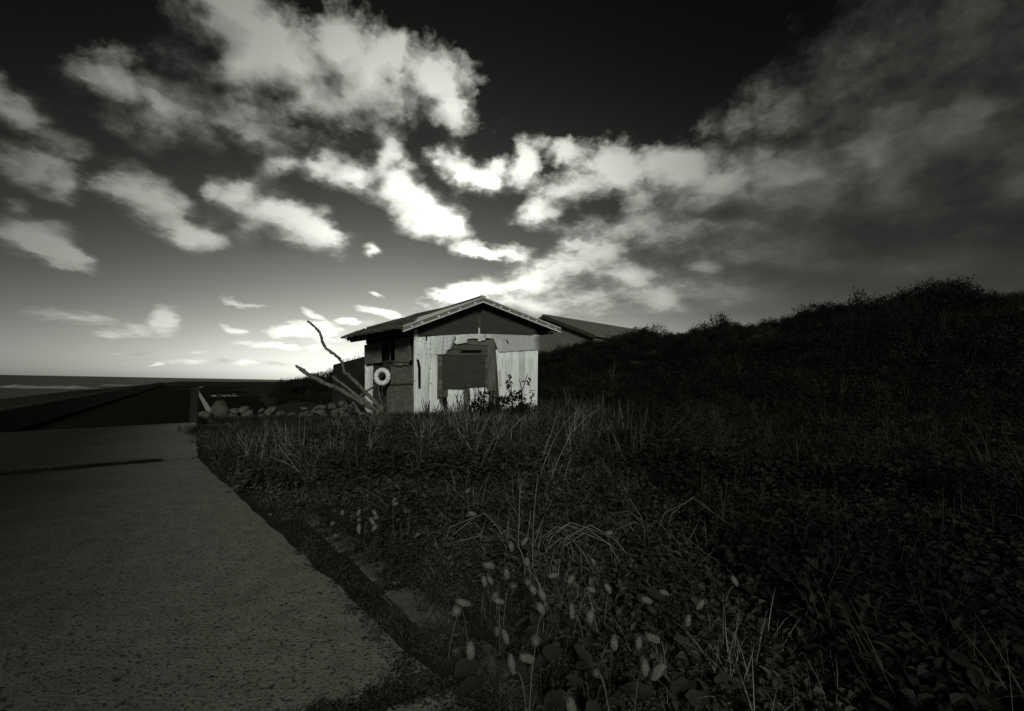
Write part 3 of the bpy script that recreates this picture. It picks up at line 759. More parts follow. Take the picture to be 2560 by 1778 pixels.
# gable boards with a dark slot between them
gz0 = F(1130, 838, .07)[1]
def gable(side):
    xs = F(1196.5, 800, .07)[0] - .02; xe = F(1203.5, 800, .07)[0]
    o = .075
    if side < 0:
        xl = F(1046, 838, o)[0]; zlft = F(1046, 840, o)[1]; zrt = F(1196, 834, o)[1]
        pts = [(xl, -o, zlft), (xs, -o, zrt), (xs, -o, roof_z(xs) - RT - .01), (xl, -o, roof_z(xl) - RT - .01)]
    else:
        xr = F(1331, 838, o)[0]; zrt = F(1331, 838.5, o)[1]; zlft = F(1204, 834, o)[1]
        x2 = F(1338, 828, o)[0]; z2 = F(1338, 829, o)[1]
        pts = [(xe, -o, zlft), (xr, -o, zrt), (x2, -o, z2), (x2, -o, roof_z(x2) - RT - .01), (xe, -o, roof_z(xe) - RT - .01)]
    MB().prism(pts, (0, .02, 0)).build('gable_board', M['ply'], hut)
gable(-1); gable(1)
xs = F(1197, 830, .06)[0]
MB().box((xs + .0, -.05, F(1197, 834, .05)[1]), (xs + .05, -.03, F(1197, 820, .05)[1])).build('tin_scrap', M['tin'], hut)
# long dark tear in the left sheet
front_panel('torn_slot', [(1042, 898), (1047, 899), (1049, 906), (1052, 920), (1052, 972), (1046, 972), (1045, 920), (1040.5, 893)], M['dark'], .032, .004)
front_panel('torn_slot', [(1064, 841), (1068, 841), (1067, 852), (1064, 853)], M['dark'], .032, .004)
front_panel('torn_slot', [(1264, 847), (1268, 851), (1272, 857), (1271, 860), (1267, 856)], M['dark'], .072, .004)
# nail heads and rust holes
nm = bmesh.new(); bmesh.ops.create_cone(nm, cap_ends=True, segments=6, radius1=.016, radius2=.011, depth=.012)
me_n = bpy.data.meshes.new('nail'); nm.to_mesh(me_n); nm.free(); me_n.materials.append(M['dark'])
for px, py in [(1037, 849), (1046, 851), (1057, 846), (1061, 848), (1055, 853), (1066, 858), (1075, 858), (1075, 871), (1066, 886), (1075, 885), (1048, 886), (1343, 851), (1343, 862), (1302, 876), (1317, 876), (1331, 875), (1037, 953), (1077, 958), (1076, 920), (1255, 879)]:
    x_, z_ = F(px, py, .07); o = link('nail', me_n, hut); o.location = (x_, -.07 if px > 1070 else -.034, z_); o.rotation_euler = (R(90), 0, 0)

# roof ------------------------------------------------------------
def slope_pt(u, y, side, lift=0.):                          # u: 0 at the ridge, 1 at the eave
    if side < 0: x = ax_ + (bx_ - ax_) * u; z = az_ + (bz_ + .04 - az_) * u
    else: x = ax_ + (ex_ - ax_) * u; z = az_ + (ez_ + .04 - az_) * u
    z -= .24 * (1 - u) * max(0., y + OV) / (RB + OV)                 # the ridge has sunk towards the rear
    return Vector((x, y, z + lift))
def roof_sheet(side, y0, y1, u0, u1, lift, mat, name='roof_sheet', sag=0., pitch=.076):
    n = max(2, int((y1 - y0) / (pitch / 6))); vs, fs = [], []; m_ = 6
    for i in range(n + 1):
        y = y0 + (y1 - y0) * i / n; d = .011 * math.sin(2 * math.pi * y / pitch)
        for k_ in range(m_):
            u = u0 + (u1 - u0) * k_ / (m_ - 1)
            vs.append(slope_pt(u, y, side, lift + d + sag * math.sin(math.pi * k_ / (m_ - 1))))
    fs = [(i * m_ + k_, (i + 1) * m_ + k_, (i + 1) * m_ + k_ + 1, i * m_ + k_ + 1) for i in range(n) for k_ in range(m_ - 1)]
    return MB().add(vs, fs).build(name, mat, hut, True, .002)
rs = random.Random(5)
y = -OV
while y < RB - .1:
    y2 = min(y + .80, RB)
    for side in (-1, 1):
        roof_sheet(side, y - .03, y2 + .03, -.005, (.80 + rs.uniform(-.06, .06)) if side < 0 else 1.0, rs.uniform(0, .008) + .005, M['roof_tin'])
    y = y2
# roof deck below the sheets
for side in (-1, 1):
    b = MB(); q = [slope_pt(0, -OV + .03, side, -.04), slope_pt(.99, -OV + .03, side, -.04), slope_pt(.99, -OV + .03, side, -.075), slope_pt(0, -OV + .03, side, -.075)]
    b.prism(q, (0, RB + OV - .06, 0)).build('roof_deck', M['wood'], hut)
# rafters
for yy in np.linspace(-OV + .10, RB - .15, 7):
    for side in (-1, 1):
        a_, b_ = slope_pt(.0, yy, side, -.125), slope_pt(.97, yy, side, -.125)
        MB().beam(a_, b_, .05, .09).build('rafter', M['wood'], hut)
# purlin ends and eave beam
MB().beam((bx_ + .25, -OV + .12, roof_z(bx_ + .25) - .19), (bx_ + .25, RB - .1, roof_z(bx_ + .25) - .19), .07, .09).build('eave_beam', M['wood'], hut)
MB().beam((ex_ - .40, -OV + .16, roof_z(ex_ - .40) - .21), (ex_ - .40, RB - .1, roof_z(ex_ - .40) - .21), .08, .10).build('eave_beam', M['wood'], hut)
MB().beam((ex_ - .18, -OV + .22, roof_z(ex_ - .18) - .17), (ex_ - .18, RB - .1, roof_z(ex_ - .18) - .17), .06, .07).build('eave_beam', M['wood'], hut)
# verge flashing: ribbed tin fascia on both slopes
for side, u1 in ((-1, .97), (1, 1.0)):
    fl = None
    for j, (z0, z1, dp, mt) in enumerate(((-.165, -.130, .03, 'tin'), (-.127, -.075, .010, 'verge'), (-.072, -.020, .014, 'verge'), (-.017, .022, .034, 'tin_dull'))):
        a0, a1 = slope_pt(-.002, -OV - dp, side, z0), slope_pt(u1, -OV - dp, side, z0)
        b0, b1 = slope_pt(-.002, -OV - dp, side, z1), slope_pt(u1, -OV - dp, side, z1)
        MB().prism([a0, a1, b1, b0], (0, dp + .02, 0)).build('verge_flashing', M[mt], hut)
    for u in np.linspace(.12, .9, 8 if side > 0 else 6):
        c = slope_pt(u + rs.uniform(-.03, .03), -OV - .025, side, -.09)
        MB().box(c - Vector((.035, .01, .022)), c + Vector((.035, .012, .026))).build('flashing_clip', M['tin'], hut)
MB().beam(slope_pt(0, -OV - .05, 1, .035), slope_pt(0, RB, 1, .035), .22, .03).build('ridge_cap', M['roof_tin'], hut)
MB().beam(slope_pt(0, -OV - .06, 1, .045), slope_pt(-.004, -OV + .15, 1, .13), .04, .015).build('ridge_scrap', M['tin_dull'], hut)
# rough shingles along the broken left eave
shm = []
for i in range(6):
    bm = bmesh.new(); bmesh.ops.create_cube(bm, size=1); bmesh.ops.scale(bm, vec=(.42, .19, .045), verts=bm.verts); bmesh.ops.bevel(bm, geom=bm.edges, offset=.006, segments=1, affect='EDGES')
    rr = random.Random(i)
    for v in bm.verts: v.co += Vector((rr.uniform(-1, 1), rr.uniform(-1, 1), rr.uniform(-1, 1))) * .012
    m_ = bpy.data.meshes.new('shingle'); bm.to_mesh(m_); bm.free(); m_.materials.append(M['shingle']); shm.append(m_)
sl_ang = math.atan2(bz_ + .04 - az_, bx_ - ax_)
tilt = -math.atan(kl)
for row, (u, lift) in enumerate(((.97, .035), (.885, .062), (.80, .085))):
    y = -OV + .02 + row * .08
    while y < RB:
        if row == 2 and y < .5 and rs.random() < .4: y += .2; continue
        o = link('shingle', rs.choice(shm), hut)
        p = slope_pt(u + rs.uniform(-.02, .02), y + .09, -1, lift + rs.uniform(-.008, .016))
        o.location = p; o.rotation_euler = (rs.uniform(-.07, .07), tilt + rs.uniform(-.08, .05), rs.uniform(-.1, .1)); o.scale = (rs.uniform(.8, 1.15), rs.uniform(.85, 1.1), rs.uniform(.8, 1.5))
        y += .2 + rs.uniform(-.01, .02)
# loose lump and planks lying on the roof
o = link('shingle', shm[0], hut); o.location = slope_pt(.90, -OV + .22, -1, .10); o.rotation_euler = (.1, tilt - .15, .3); o.scale = (1.1, 1.6, 2.6)
def on_slope(px, py, lift=0.):
    a_, b_, c_ = slope_pt(0, 0, -1, lift), slope_pt(1, 0, -1, lift), slope_pt(0, 2, -1, lift)
    wv = [HC + hf * p.x + hl * p.y + Vector((0, 0, p.z)) for p in (a_, b_, c_)]
    n_ = (wv[1] - wv[0]).cross(wv[2] - wv[0]).normalized()
    return on_plane(px, py, wv[0], n_)
yl = 2.35
pa, pb_ = slope_pt(.98, yl, -1, .17), slope_pt(.60, yl - .5, -1, .14)
pl = MB(); pl.beam(HC + hf * pa.x + hl * pa.y + Vector((0, 0, pa.z)) - Vector((0, 0, 0)), HC + hf * pb_.x + hl * pb_.y + Vector((0, 0, pb_.z)), .12, .07)
c_ = HC + hf * pa.x + hl * pa.y + Vector((0, 0, pa.z))
pl.v = [(a - c_.x, b - c_.y, d - c_.z) for a, b, d in pl.v]
o = pl.build('loose_plank', M['wood']); o.location = c_
tag(o, 'short loose plank lying on the shingles of the left roof slope', 'plank')
pa, pb_ = slope_pt(.50, 3.3, -1, .10), slope_pt(.66, 3.4, -1, .06)
pl = MB(); A_ = HC + hf * pa.x + hl * pa.y + Vector((0, 0, pa.z)); B_ = HC + hf * pb_.x + hl * pb_.y + Vector((0, 0, pb_.z))
pl.beam(A_, B_, .07, .05); pl.v = [(a - B_.x, b - B_.y, d - B_.z) for a, b, d in pl.v]
o = pl.build('loose_batten', M['wood']); o.location = B_; tag(o, 'thin loose batten sticking up from the tin of the left roof slope', 'batten')

# ------------------------------------------------------------------ life ring hung on the left wall
ry_, rz_ = L(955.5, 942, .30)
rp = HC + hf * -.30 + hl * ry_ + Vector((0, 0, rz_))
ring = empty('life_ring', rp); tag(ring, 'white canvas life ring hanging on the left wall of the hut', 'life ring')
toc = (CAM - rp); toc.z = 0; toc.normalize()
nwall = -hf
face = (toc * 1.0 + nwall * .75).normalized()
ring.rotation_euler = (0, 0, math.atan2(face.y, face.x))        # local x faces out
bm = bmesh.new(); Rm, rm = .222, .084; nu, nv = 64, 18
vv = []
for i in range(nu):
    a = 2 * math.pi * i / nu
    pin = 1 - .10 * max(0, math.cos(a * 12)) ** 6
    vv.append([bm.verts.new((rm * .85 * pin * math.sin(2 * math.pi * j / nv), (Rm + rm * pin * math.cos(2 * math.pi * j / nv)) * math.cos(a), (Rm + rm * pin * math.cos(2 * math.pi * j / nv)) * math.sin(a))) for j in range(nv)])
for i in range(nu):
    for j in range(nv): bm.faces.new((vv[i][j], vv[(i + 1) % nu][j], vv[(i + 1) % nu][(j + 1) % nv], vv[i][(j + 1) % nv]))
bmesh.ops.recalc_face_normals(bm, faces=bm.faces)
me = bpy.data.meshes.new('ring_body'); bm.to_mesh(me); bm.free(); me.materials.append(M['ring']); me.polygons.foreach_set('use_smooth', [True] * len(me.polygons)); link('ring_body', me, ring)
for i in range(12):
    a = 2 * math.pi * i / 12; r2 = rm * .915
    pts = [(r2 * .86 * math.sin(q), (Rm + r2 * math.cos(q)) * math.cos(a), (Rm + r2 * math.cos(q)) * math.sin(a)) for q in np.linspace(0, 2 * math.pi, 17)]
    MB().tube(pts, .004, 5).build('rope_lashing', M['rope'], ring, True)
MB().tube([(-.10, .0, .24), (-.15, 0, .42), (-.26, .02, .46)], .007, 5).build('hanging_cord', M['rope'], ring, True)
MB().tube([(.05, .02, -.20), (.04, .03, -.45), (.0, .02, -.62), (-.02, .06, -.80)], .011, 6).build('trailing_rope', M['rope'], ring, True)

# ------------------------------------------------------------------ driftwood heap in front of the left wall
def z8(zx, zy): return 730 + zx / 5.7, 780 + zy / 5.7
def log(name, pts, rads, label, y0, y1, n=9):
    """pts in photo pixels from tip to butt; y0, y1 distances of tip and butt"""
    k = len(pts); P_ = []
    for i, (px, py) in enumerate(pts): P_.append(at_y(px, py, y0 + (y1 - y0) * i / (k - 1)))
    # finer, slightly crooked course
    Q_, rr = [], []
    for i in range(k - 1):
        for j in range(4):
            f_ = j / 4; a, b = P_[i], P_[i + 1]
            pm, pn = P_[max(i - 1, 0)], P_[min(i + 2, k - 1)]
            q = .5 * ((2 * a) + (b - pm) * f_ + (2 * pm - 5 * a + 4 * b - pn) * f_ ** 2 + (3 * a - pm - 3 * b + pn) * f_ ** 3)
            q = q + Vector((random.gauss(0, 1), random.gauss(0, 1), random.gauss(0, 1))) * rads[i] * .12
            Q_.append(q); rr.append((rads[i] + (rads[i + 1] - rads[i]) * f_) * random.uniform(.86, 1.12))
    Q_.append(P_[-1]); rr.append(rads[-1])
    base = Q_[-1].copy()
    o = MB().tube([q - base for q in Q_], rr, n, .38).build(name, M['drift'], None, True); o.location = base
    return tag(o, label, 'driftwood', 'driftwood heap beside the hut')
log('driftwood_branch', [z8(*p) for p in ((222, 130), (275, 170), (335, 222), (385, 280), (415, 345), (435, 425), (475, 505), (560, 575), (650, 640), (700, 705), (730, 775), (745, 850), (800, 900), (850, 950))],
    [.026, .034, .04, .042, .044, .046, .046, .045, .044, .042, .042, .045, .05, .05], 'long crooked driftwood branch curving up against the sky left of the hut', 15.7, 15.5)
log('driftwood_pole', [z8(*p) for p in ((790, 880), (900, 1000), (1000, 1090), (1090, 1195), (1200, 1290), (1300, 1390))], [.05, .058, .06, .06, .06, .06], 'straight bleached driftwood pole leaning below the crooked branch', 15.5, 15.1)
log('driftwood_log', [z8(*p) for p in ((52, 768), (120, 810), (200, 870), (330, 945), (430, 1000), (520, 1040), (640, 1085), (800, 1175), (950, 1265), (1100, 1350), (1240, 1430))], [.03, .055, .075, .078, .075, .07, .06, .06, .062, .06, .06], 'thick bleached driftwood log reaching furthest left over the stone wall', 16.0, 14.9, 10)
log('driftwood_pole', [z8(*p) for p in ((578, 922), (690, 1010), (800, 1092), (900, 1175), (1010, 1260), (1150, 1370))], [.035, .042, .045, .05, .052, .055], 'pale driftwood pole between the thick log and the leaning pole', 15.6, 15.0)
log('driftwood_stick', [z8(*p) for p in ((690, 1075), (790, 1150), (880, 1225), (1010, 1330))], [.02, .024, .028, .03], 'thin driftwood stick lying along the thick log', 15.4, 14.9, 7)
log('driftwood_stick', [z8(*p) for p in ((1190, 1050), (1120, 1095), (1060, 1130), (960, 1210))], [.03, .035, .035, .035], 'short driftwood stick pointing up at the life ring', 15.6, 15.3, 7)
log('driftwood_board', [z8(*p) for p in ((1010, 1215), (1070, 1280), (1140, 1350), (1240, 1440))], [.05, .062, .062, .06], 'broad split driftwood piece low in the heap', 15.1, 14.8, 6)
log('driftwood_stick', [z8(*p) for p in ((870, 1290), (905, 1345), (940, 1400), (990, 1470))], [.035, .045, .045, .04], 'stubby driftwood stick at the front of the heap', 14.9, 14.6, 7)
log('driftwood_stick', [z8(*p) for p in ((780, 1300), (750, 1370), (720, 1430), (700, 1490))], [.03, .035, .035, .03], 'short driftwood stick leaning against the front of the heap from the left', 14.9, 14.6, 7)
log('driftwood_stick', [z8(*p) for p in ((1470, 1260), (1400, 1320), (1330, 1380), (1250, 1440))], [.016, .02, .02, .02], 'thin twig sloping down from the hut wall into the heap', 15.2, 14.9, 6)
log('driftwood_stick', [z8(*p) for p in ((1230, 1060), (1240, 1160), (1265, 1260), (1290, 1350))], [.018, .02, .022, .024], 'thin upright stick standing under the life ring', 15.5, 15.2, 6)
for k_, (a_, b_, lab) in enumerate((((1120, 1240), (1330, 1450), 'thin driftwood stick crossing the foot of the leaning pole'), ((640, 1400), (860, 1330), 'thin twig lying flat at the left of the heap'), ((960, 1420), (1120, 1500), 'pale twig lying lowest in front of the heap'), ((1350, 1300), (1180, 1480), 'twig leaning from the hut boards across the heap'), ((560, 1500), (720, 1380), 'twig sticking out of the grass at the far left of the heap'))):
    m_ = ((a_[0] + b_[0]) / 2 + rng.normal(0, 12), (a_[1] + b_[1]) / 2 + rng.normal(0, 12))
    log('driftwood_stick', [z8(*a_), z8(*m_), z8(*b_)], [.014, .02, .022], lab, 14.9, 14.6, 6)
# weed-topped dark wall behind the heap
cw = [at_y(833, 912, 24.0), at_y(906, 893, 22.0)]
wb = empty('retaining_wall', (cw[0].x, cw[0].y, 0)); tag(wb, 'dark retaining wall with weeds on top behind the driftwood, left of the hut', 'wall')
q0, q1 = cw[0] - Vector((cw[0].x, cw[0].y, 0)), cw[1] - Vector((cw[0].x, cw[0].y, 0)); q2 = q1 + (q1 - q0) * .6
MB().prism([(q0.x, q0.y, -.6), (q2.x, q2.y, -.6), (q2.x, q2.y, q2.z), (q0.x, q0.y, q0.z)], (.25, .45, 0)).build('wall_face', M['seawall'], wb)

# ------------------------------------------------------------------ vegetation
def blade(mb, base, h, wd, lean, azm, droop=.5, seg=4):
    b = Vector(base); sd = Vector((-math.sin(azm), math.cos(azm), 0)); fw = Vector((math.cos(azm), math.sin(azm), 0))
    vs = []
    for i in range(seg + 1):
        k = i / seg
        p = b + Vector((0, 0, 1)) * (h * (k - droop * .35 * k * k)) + fw * (lean * k + droop * h * .55 * k ** 2.4)
        if k > .8: p -= Vector((0, 0, 1)) * droop * h * .35 * (k - .8)
        ww = wd * (1 - k) ** .6 * (.7 + .6 * min(k * 3, 1)) / 1.3
        if i == seg: vs.append(p)
        else: vs += [p - sd * ww, p + sd * ww]
    fs = [(2 * i, 2 * i + 1, 2 * i + 3, 2 * i + 2) for i in range(seg - 1)] + [(2 * seg - 2, 2 * seg - 1, 2 * seg)]
    mb.add(vs, fs)
def leaf(mb, p, d, L, wd, up=(0, 0, 1), fold=.25, curl=.15):
    p, d = Vector(p), Vector(d).normalized(); u = Vector(up); sd = d.cross(u)
    if sd.length < 1e-3: sd = d.orthogonal()
    sd.normalize(); n = sd.cross(d)
    q = [p, p + d * L * .35 + sd * wd * .5 + n * fold * wd, p + d * L * .35 - sd * wd * .5 + n * fold * wd, p + d * L * .40,
         p + d * L * .75 + sd * wd * .36 + n * (fold * wd * .7 - curl * L * .3), p + d * L * .75 - sd * wd * .36 + n * (fold * wd * .7 - curl * L * .3), p + d * L * .78 - n * curl * L * .35, p + d * L - n * curl * L]
    mb.add(q, [(0, 1, 3), (0, 3, 2), (1, 4, 6, 3), (3, 6, 5, 2), (4, 7, 6), (6, 7, 5)])
def rdir(r_, el_lo=-.2, el_hi=.9):
    a = r_.uniform(0, 6.283); e = r_.uniform(el_lo, el_hi); return Vector((math.cos(a) * math.cos(e), math.sin(a) * math.cos(e), math.sin(e)))
def grass_tuft(seed, n=34, h=.34, spread=.10, wd=.0035, droop=.6):
    r_ = random.Random(seed); mb = MB()
    for _ in range(n):
        a = r_.uniform(0, 6.283); q = r_.uniform(0, spread)
        blade(mb, (q * math.cos(a), q * math.sin(a), -.02), h * r_.uniform(.45, 1.1), wd * r_.uniform(.6, 1.3), r_.uniform(0, .14), r_.uniform(0, 6.283), droop * r_.uniform(.2, 1.4))
    return mb
def leafy_weed(seed, stems=7, h=.30, spread=.12, L=.05, wd=.022, per=11):
    r_ = random.Random(seed); mb = MB()
    for _ in range(stems):
        a = r_.uniform(0, 6.283); q = r_.uniform(0, spread); hh = h * r_.uniform(.5, 1.1)
        b = Vector((q * math.cos(a), q * math.sin(a), -.02)); tip = b + Vector((r_.gauss(0, .08), r_.gauss(0, .08), hh))
        mid = b.lerp(tip, .5) + Vector((r_.gauss(0, .02), r_.gauss(0, .02), 0))
        mb.tube([b, mid, tip], [.0025, .002, .0012], 3)
        for i in range(per):
            k = .15 + .85 * (i + r_.random()) / per
            p = b.lerp(mid, k * 2) if k < .5 else mid.lerp(tip, k * 2 - 1)
            d = rdir(r_, -.25, .7); leaf(mb, p, d, L * r_.uniform(.5, 1.2), wd * r_.uniform(.6, 1.2))
    return mb
def creeper(seed, n=70, R_=.20, L=.035, wd=.02, h=.14):
    r_ = random.Random(seed); mb = MB()
    for _ in range(n):
        a = r_.uniform(0, 6.283); q = R_ * math.sqrt(r_.random())
        leaf(mb, (q * math.cos(a), q * math.sin(a), h * r_.random() ** .8), rdir(r_, -.5, .8), L * r_.uniform(.5, 1.3), wd * r_.uniform(.6, 1.3))
    return mb
def dry_tuft(seed, n=16, h=.75, wd=.0022):
    r_ = random.Random(seed); mb = MB(); main = r_.uniform(0, 6.283)
    for _ in range(n):
        blade(mb, (r_.gauss(0, .03), r_.gauss(0, .03), -.02), h * r_.uniform(.5, 1.15), wd * r_.uniform(.6, 1.4), r_.uniform(.02, .25), main + r_.gauss(0, .9), r_.uniform(.15, 1.1), 6)
    return mb
def bush(seed, n=520, R_=.45, H=.75, L=.06, wd=.03, twigs=16):
    r_ = random.Random(seed); mb = MB(); lobes = [(Vector((r_.gauss(0, .20), r_.gauss(0, .20), r_.uniform(.35, .75) * H)), r_.uniform(.16, .30)) for _ in range(9)]
    for i in range(twigs):
        c, _r = lobes[i % len(lobes)]; t_ = c + Vector((r_.gauss(0, .12), r_.gauss(0, .12), r_.uniform(.05, .4)))
        mb.tube([(0, 0, -.05), c * .6 + Vector((0, 0, .0)), t_], [.012, .008, .002], 4)
        for _ in range(6):
            leaf(mb, c.lerp(t_, r_.uniform(.4, 1)), rdir(r_, -.1, 1.2), L * r_.uniform(.6, 1.2), wd)
    for _ in range(n):
        c, rr = r_.choice(lobes); d = rdir(r_, -.7, 1.4); leaf(mb, c + d * rr * r_.uniform(.6, 1.05), (d + Vector((r_.gauss(0, .6), r_.gauss(0, .6), r_.gauss(0, .5)))).normalized(), L * r_.uniform(.5, 1.3), wd * r_.uniform(.6, 1.3))
    return mb
def variants(nm, mbs, mats):
    c = bpy.data.collections.new(nm)                     # not linked to the scene: only a source for the scatter
    for i, mb in enumerate(mbs):
        mt = mats[i % len(mats)] if isinstance(mats, list) else mats
        c.objects.link(bpy.data.objects.new('%s_%02d' % (nm, i), mb.mesh('%s_%02d' % (nm, i), mt)))
    return c
def scatter(name, coll, pts, scl, label, cat, tilt=.30):
    n = len(pts); nv = len(coll.objects)
    me = bpy.data.meshes.new(name); me.vertices.add(n); me.vertices.foreach_set('co', np.asarray(pts, np.float32).ravel())
    rot = np.stack([rng.normal(0, tilt, n), rng.normal(0, tilt, n), rng.uniform(0, 6.283, n)], 1).astype(np.float32)
    for nm, typ, key, dat in (('rot', 'FLOAT_VECTOR', 'vector', rot.ravel()), ('scl', 'FLOAT', 'value', np.asarray(scl, np.float32)), ('pick', 'INT', 'value', rng.integers(0, nv, n).astype(np.int32))):
        me.attributes.new(nm, typ, 'POINT').data.foreach_set(key, dat)
    o = link(name, me); tag(o, label, cat, kind='stuff')
    ng = bpy.data.node_groups.new(name + '_scatter', 'GeometryNodeTree')
    ng.interface.new_socket('Geometry', in_out='INPUT', socket_type='NodeSocketGeometry'); ng.interface.new_socket('Geometry', in_out='OUTPUT', socket_type='NodeSocketGeometry')
    N = ng.nodes.new; gi_, go_ = N('NodeGroupInput'), N('NodeGroupOutput')
    ip = N('GeometryNodeInstanceOnPoints'); ci = N('GeometryNodeCollectionInfo'); ci.inputs['Collection'].default_value = coll
    ci.inputs['Separate Children'].default_value = True; ci.inputs['Reset Children'].default_value = True
    def at(nm, typ):
        nd = N('GeometryNodeInputNamedAttribute'); nd.data_type = typ; nd.inputs['Name'].default_value = nm; return nd.outputs['Attribute']
    er = N('FunctionNodeEulerToRotation'); lk = ng.links.new
    lk(at('rot', 'FLOAT_VECTOR'), er.inputs[0]); lk(er.outputs[0], ip.inputs['Rotation'])
    lk(at('scl', 'FLOAT'), ip.inputs['Scale']); lk(at('pick', 'INT'), ip.inputs['Instance Index']); ip.inputs['Pick Instance'].default_value = True
    lk(gi_.outputs[0], ip.inputs['Points']); lk(ci.outputs[0], ip.inputs['Instance']); lk(ip.outputs[0], go_.inputs[0])
    md = o.modifiers.new('scatter', 'NODES'); md.node_group = ng
    return o
def polar(n, r0, r1, a0=-54, a1=54, power=0.):
    u = rng.random(n)
    if power == 0: r_ = np.exp(np.log(r0) + u * (np.log(r1) - np.log(r0)))
    else: r_ = (r0 ** power + u * (r1 ** power - r0 ** power)) ** (1 / power)
    a = np.radians(rng.uniform(a0, a1, n)); return r_ * np.sin(a), r_ * np.cos(a)
def hill_d(x, y): return (x - 2.2) * .62 + (y - 17.0) * .785
def free(x, y, edge=.17):
    """on the weedy ground: right of the paving, off the asphalt and outside the hut"""
    s_ = x * .835 + y * .55; t_ = x * -.55 + y * .835
    e = np.interp(t_, [1.75, 14.7], [.82, .22]) + edge + (vnoise(x, y, 1.8, 11) - .5) * .22 - .35 * smoothstep(4.6, 6.4, t_)
    ok = s_ > e
    ok &= ~((t_ > 16.9) & (s_ < .105 * t_ + .9 + .8 * vnoise(x, y, .5, 12)))
    lx = (x - HC.x) * hf.x + (y - HC.y) * hf.y; ly = (x - HC.x) * hl.x + (y - HC.y) * hl.y
    ok &= ~((lx > -.05) & (lx < WD + .05) & (ly > -.06) & (ly < LN + .1))
    # bare patches where the kerb shows
    for px, py, rr in ((955, 1520, .17), (862, 1458, .18), (745, 1272, .20), (1010, 1560, .08), (1130, 1755, .12), (1000, 1765, .15), (690, 1225, .15)):
        q = at_z(px, py, 0); ok &= np.hypot(x - q.x, y - q.y) > rr
    return ok
def put_on_ground(x, y, sink=0.): return np.stack([x, y, gz(x, y) - sink], 1)

G_near = variants('grass_near', [grass_tuft(i, 22, .26, .10, .0036, 1.5) for i in range(2)] + [leafy_weed(20 + i, 6, .24, .12, .062, .034, 9) for i in range(5)] + [creeper(40 + i, 60, .20, .05, .034, .16) for i in range(5)] + [creeper(50 + i, 80, .18, .026, .014, .13) for i in range(4)] + [dry_tuft(60 + i, 9, .42) for i in range(2)],
                  [M['grass']] * 2 + [M['weed']] * 14 + [M['dry']] * 2)
I_near = variants('ivy_near', [creeper(900 + i, 70, .22, .06, .042, .18) for i in range(5)] + [leafy_weed(920 + i, 6, .28, .12, .07, .036, 9) for i in range(3)] + [dry_tuft(940, 7, .5)], [M['ivy']] * 8 + [M['grass']])  # leaf colour darkened to stand in for the vignette
def dark_side(x, y): return (x + (vnoise(x, y, .8, 51) - .5) * 1.6) > .75 + .16 * y            # right side, where plants are coloured darker to carry the pinhole vignette
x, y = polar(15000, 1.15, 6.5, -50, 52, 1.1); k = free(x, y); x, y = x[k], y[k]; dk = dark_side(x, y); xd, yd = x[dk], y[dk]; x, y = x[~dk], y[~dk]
scatter('vignetted_creepers', I_near, put_on_ground(xd, yd), rng.uniform(.6, 1.1, len(xd)), 'broad-leaved creepers in the right foreground, vignette darkening put into their leaf colour', 'weeds')
ed_ = (x * .835 + y * .55) - np.interp(x * -.55 + y * .835, [1.75, 14.7], [.82, .22])
scatter('low_weeds', G_near, put_on_ground(x, y), rng.uniform(.5, 1.1, len(x)) * np.clip(.35 + 1.1 * (ed_ - .15), .35, 1.) * np.clip(.55 + .09 * np.hypot(x, y), .6, 1.1), 'low dark grass and leafy weeds filling the foreground beside the paving', 'weeds')
# running weeds creeping over the edge of the paving
x, y = polar(5000, 4.5, 13.5, -45, 0, 1.2); s_, t_ = x * .835 + y * .55, x * -.55 + y * .835
se = np.interp(t_, [1.75, 14.7], [.82, .22]); k = (s_ > se + .10 - .75 * (vnoise(t_, t_ * 0, 1.1, 21) - .3) * smoothstep(4.5, 6.5, t_)) & (s_ < se + .6) & (t_ < 15.5); x, y = x[k], y[k]
C_edge = variants('edge_creeper', [creeper(80 + i, 60, .16, .04, .022, .07) for i in range(5)] + [grass_tuft(90 + i, 26, .15, .08, .004) for i in range(3)], [M['weed']] * 5 + [M['grass']] * 3)
scatter('creeping_weeds', C_edge, np.stack([x, y, np.full(len(x), .0)], 1), rng.uniform(.6, 1.2, len(x)), 'low creeping weeds spilling over the edge of the concrete paving', 'weeds')
# moss and seedlings in the gutter between paving and kerb
x, y = polar(9000, 1.3, 8, -48, 8, 1.2); s_, t_ = x * .835 + y * .55, x * -.55 + y * .835
se = np.interp(t_, [1.75, 14.7], [.82, .22]); k = (s_ > se - .02 - .05 * vnoise(x, y, 5., 22)) & (s_ < se + .16 + .1 * vnoise(x, y, 3., 23)); x, y = x[k], y[k]
kx = rng.uniform(-3.5, .85, 900); q0_, q1_ = st(j1_r.x, j1_r.y), st(j1_l.x, j1_l.y)
ty = q0_[1] + (kx - q0_[0]) * (q1_[1] - q0_[1]) / (q1_[0] - q0_[0]) - .03 + rng.normal(0, .03, 900)
x = np.concatenate([x, RS.x * kx + RD.x * ty]); y = np.concatenate([y, RS.y * kx + RD.y * ty])
kx = rng.uniform(-2.6, .35, 2600); q0_, q1_ = st(j2_r.x, j2_r.y), st(j2_l.x, j2_l.y); kx = kx[vnoise(kx, kx * 0, 1.6, 61) > .38]
ty = q0_[1] + (kx - q0_[0]) * (q1_[1] - q0_[1]) / (q1_[0] - q0_[0]) + rng.normal(0, .022, len(kx))
x = np.concatenate([x, RS.x * kx + RD.x * ty]); y = np.concatenate([y, RS.y * kx + RD.y * ty])
C_moss = variants('gutter_moss', [creeper(700 + i, 60, .055, .014, .008, .022) for i in range(4)] + [grass_tuft(720 + i, 14, .06, .04, .0016, 1.2) for i in range(2)], [M['weed']] * 4 + [M['grass']] * 2)
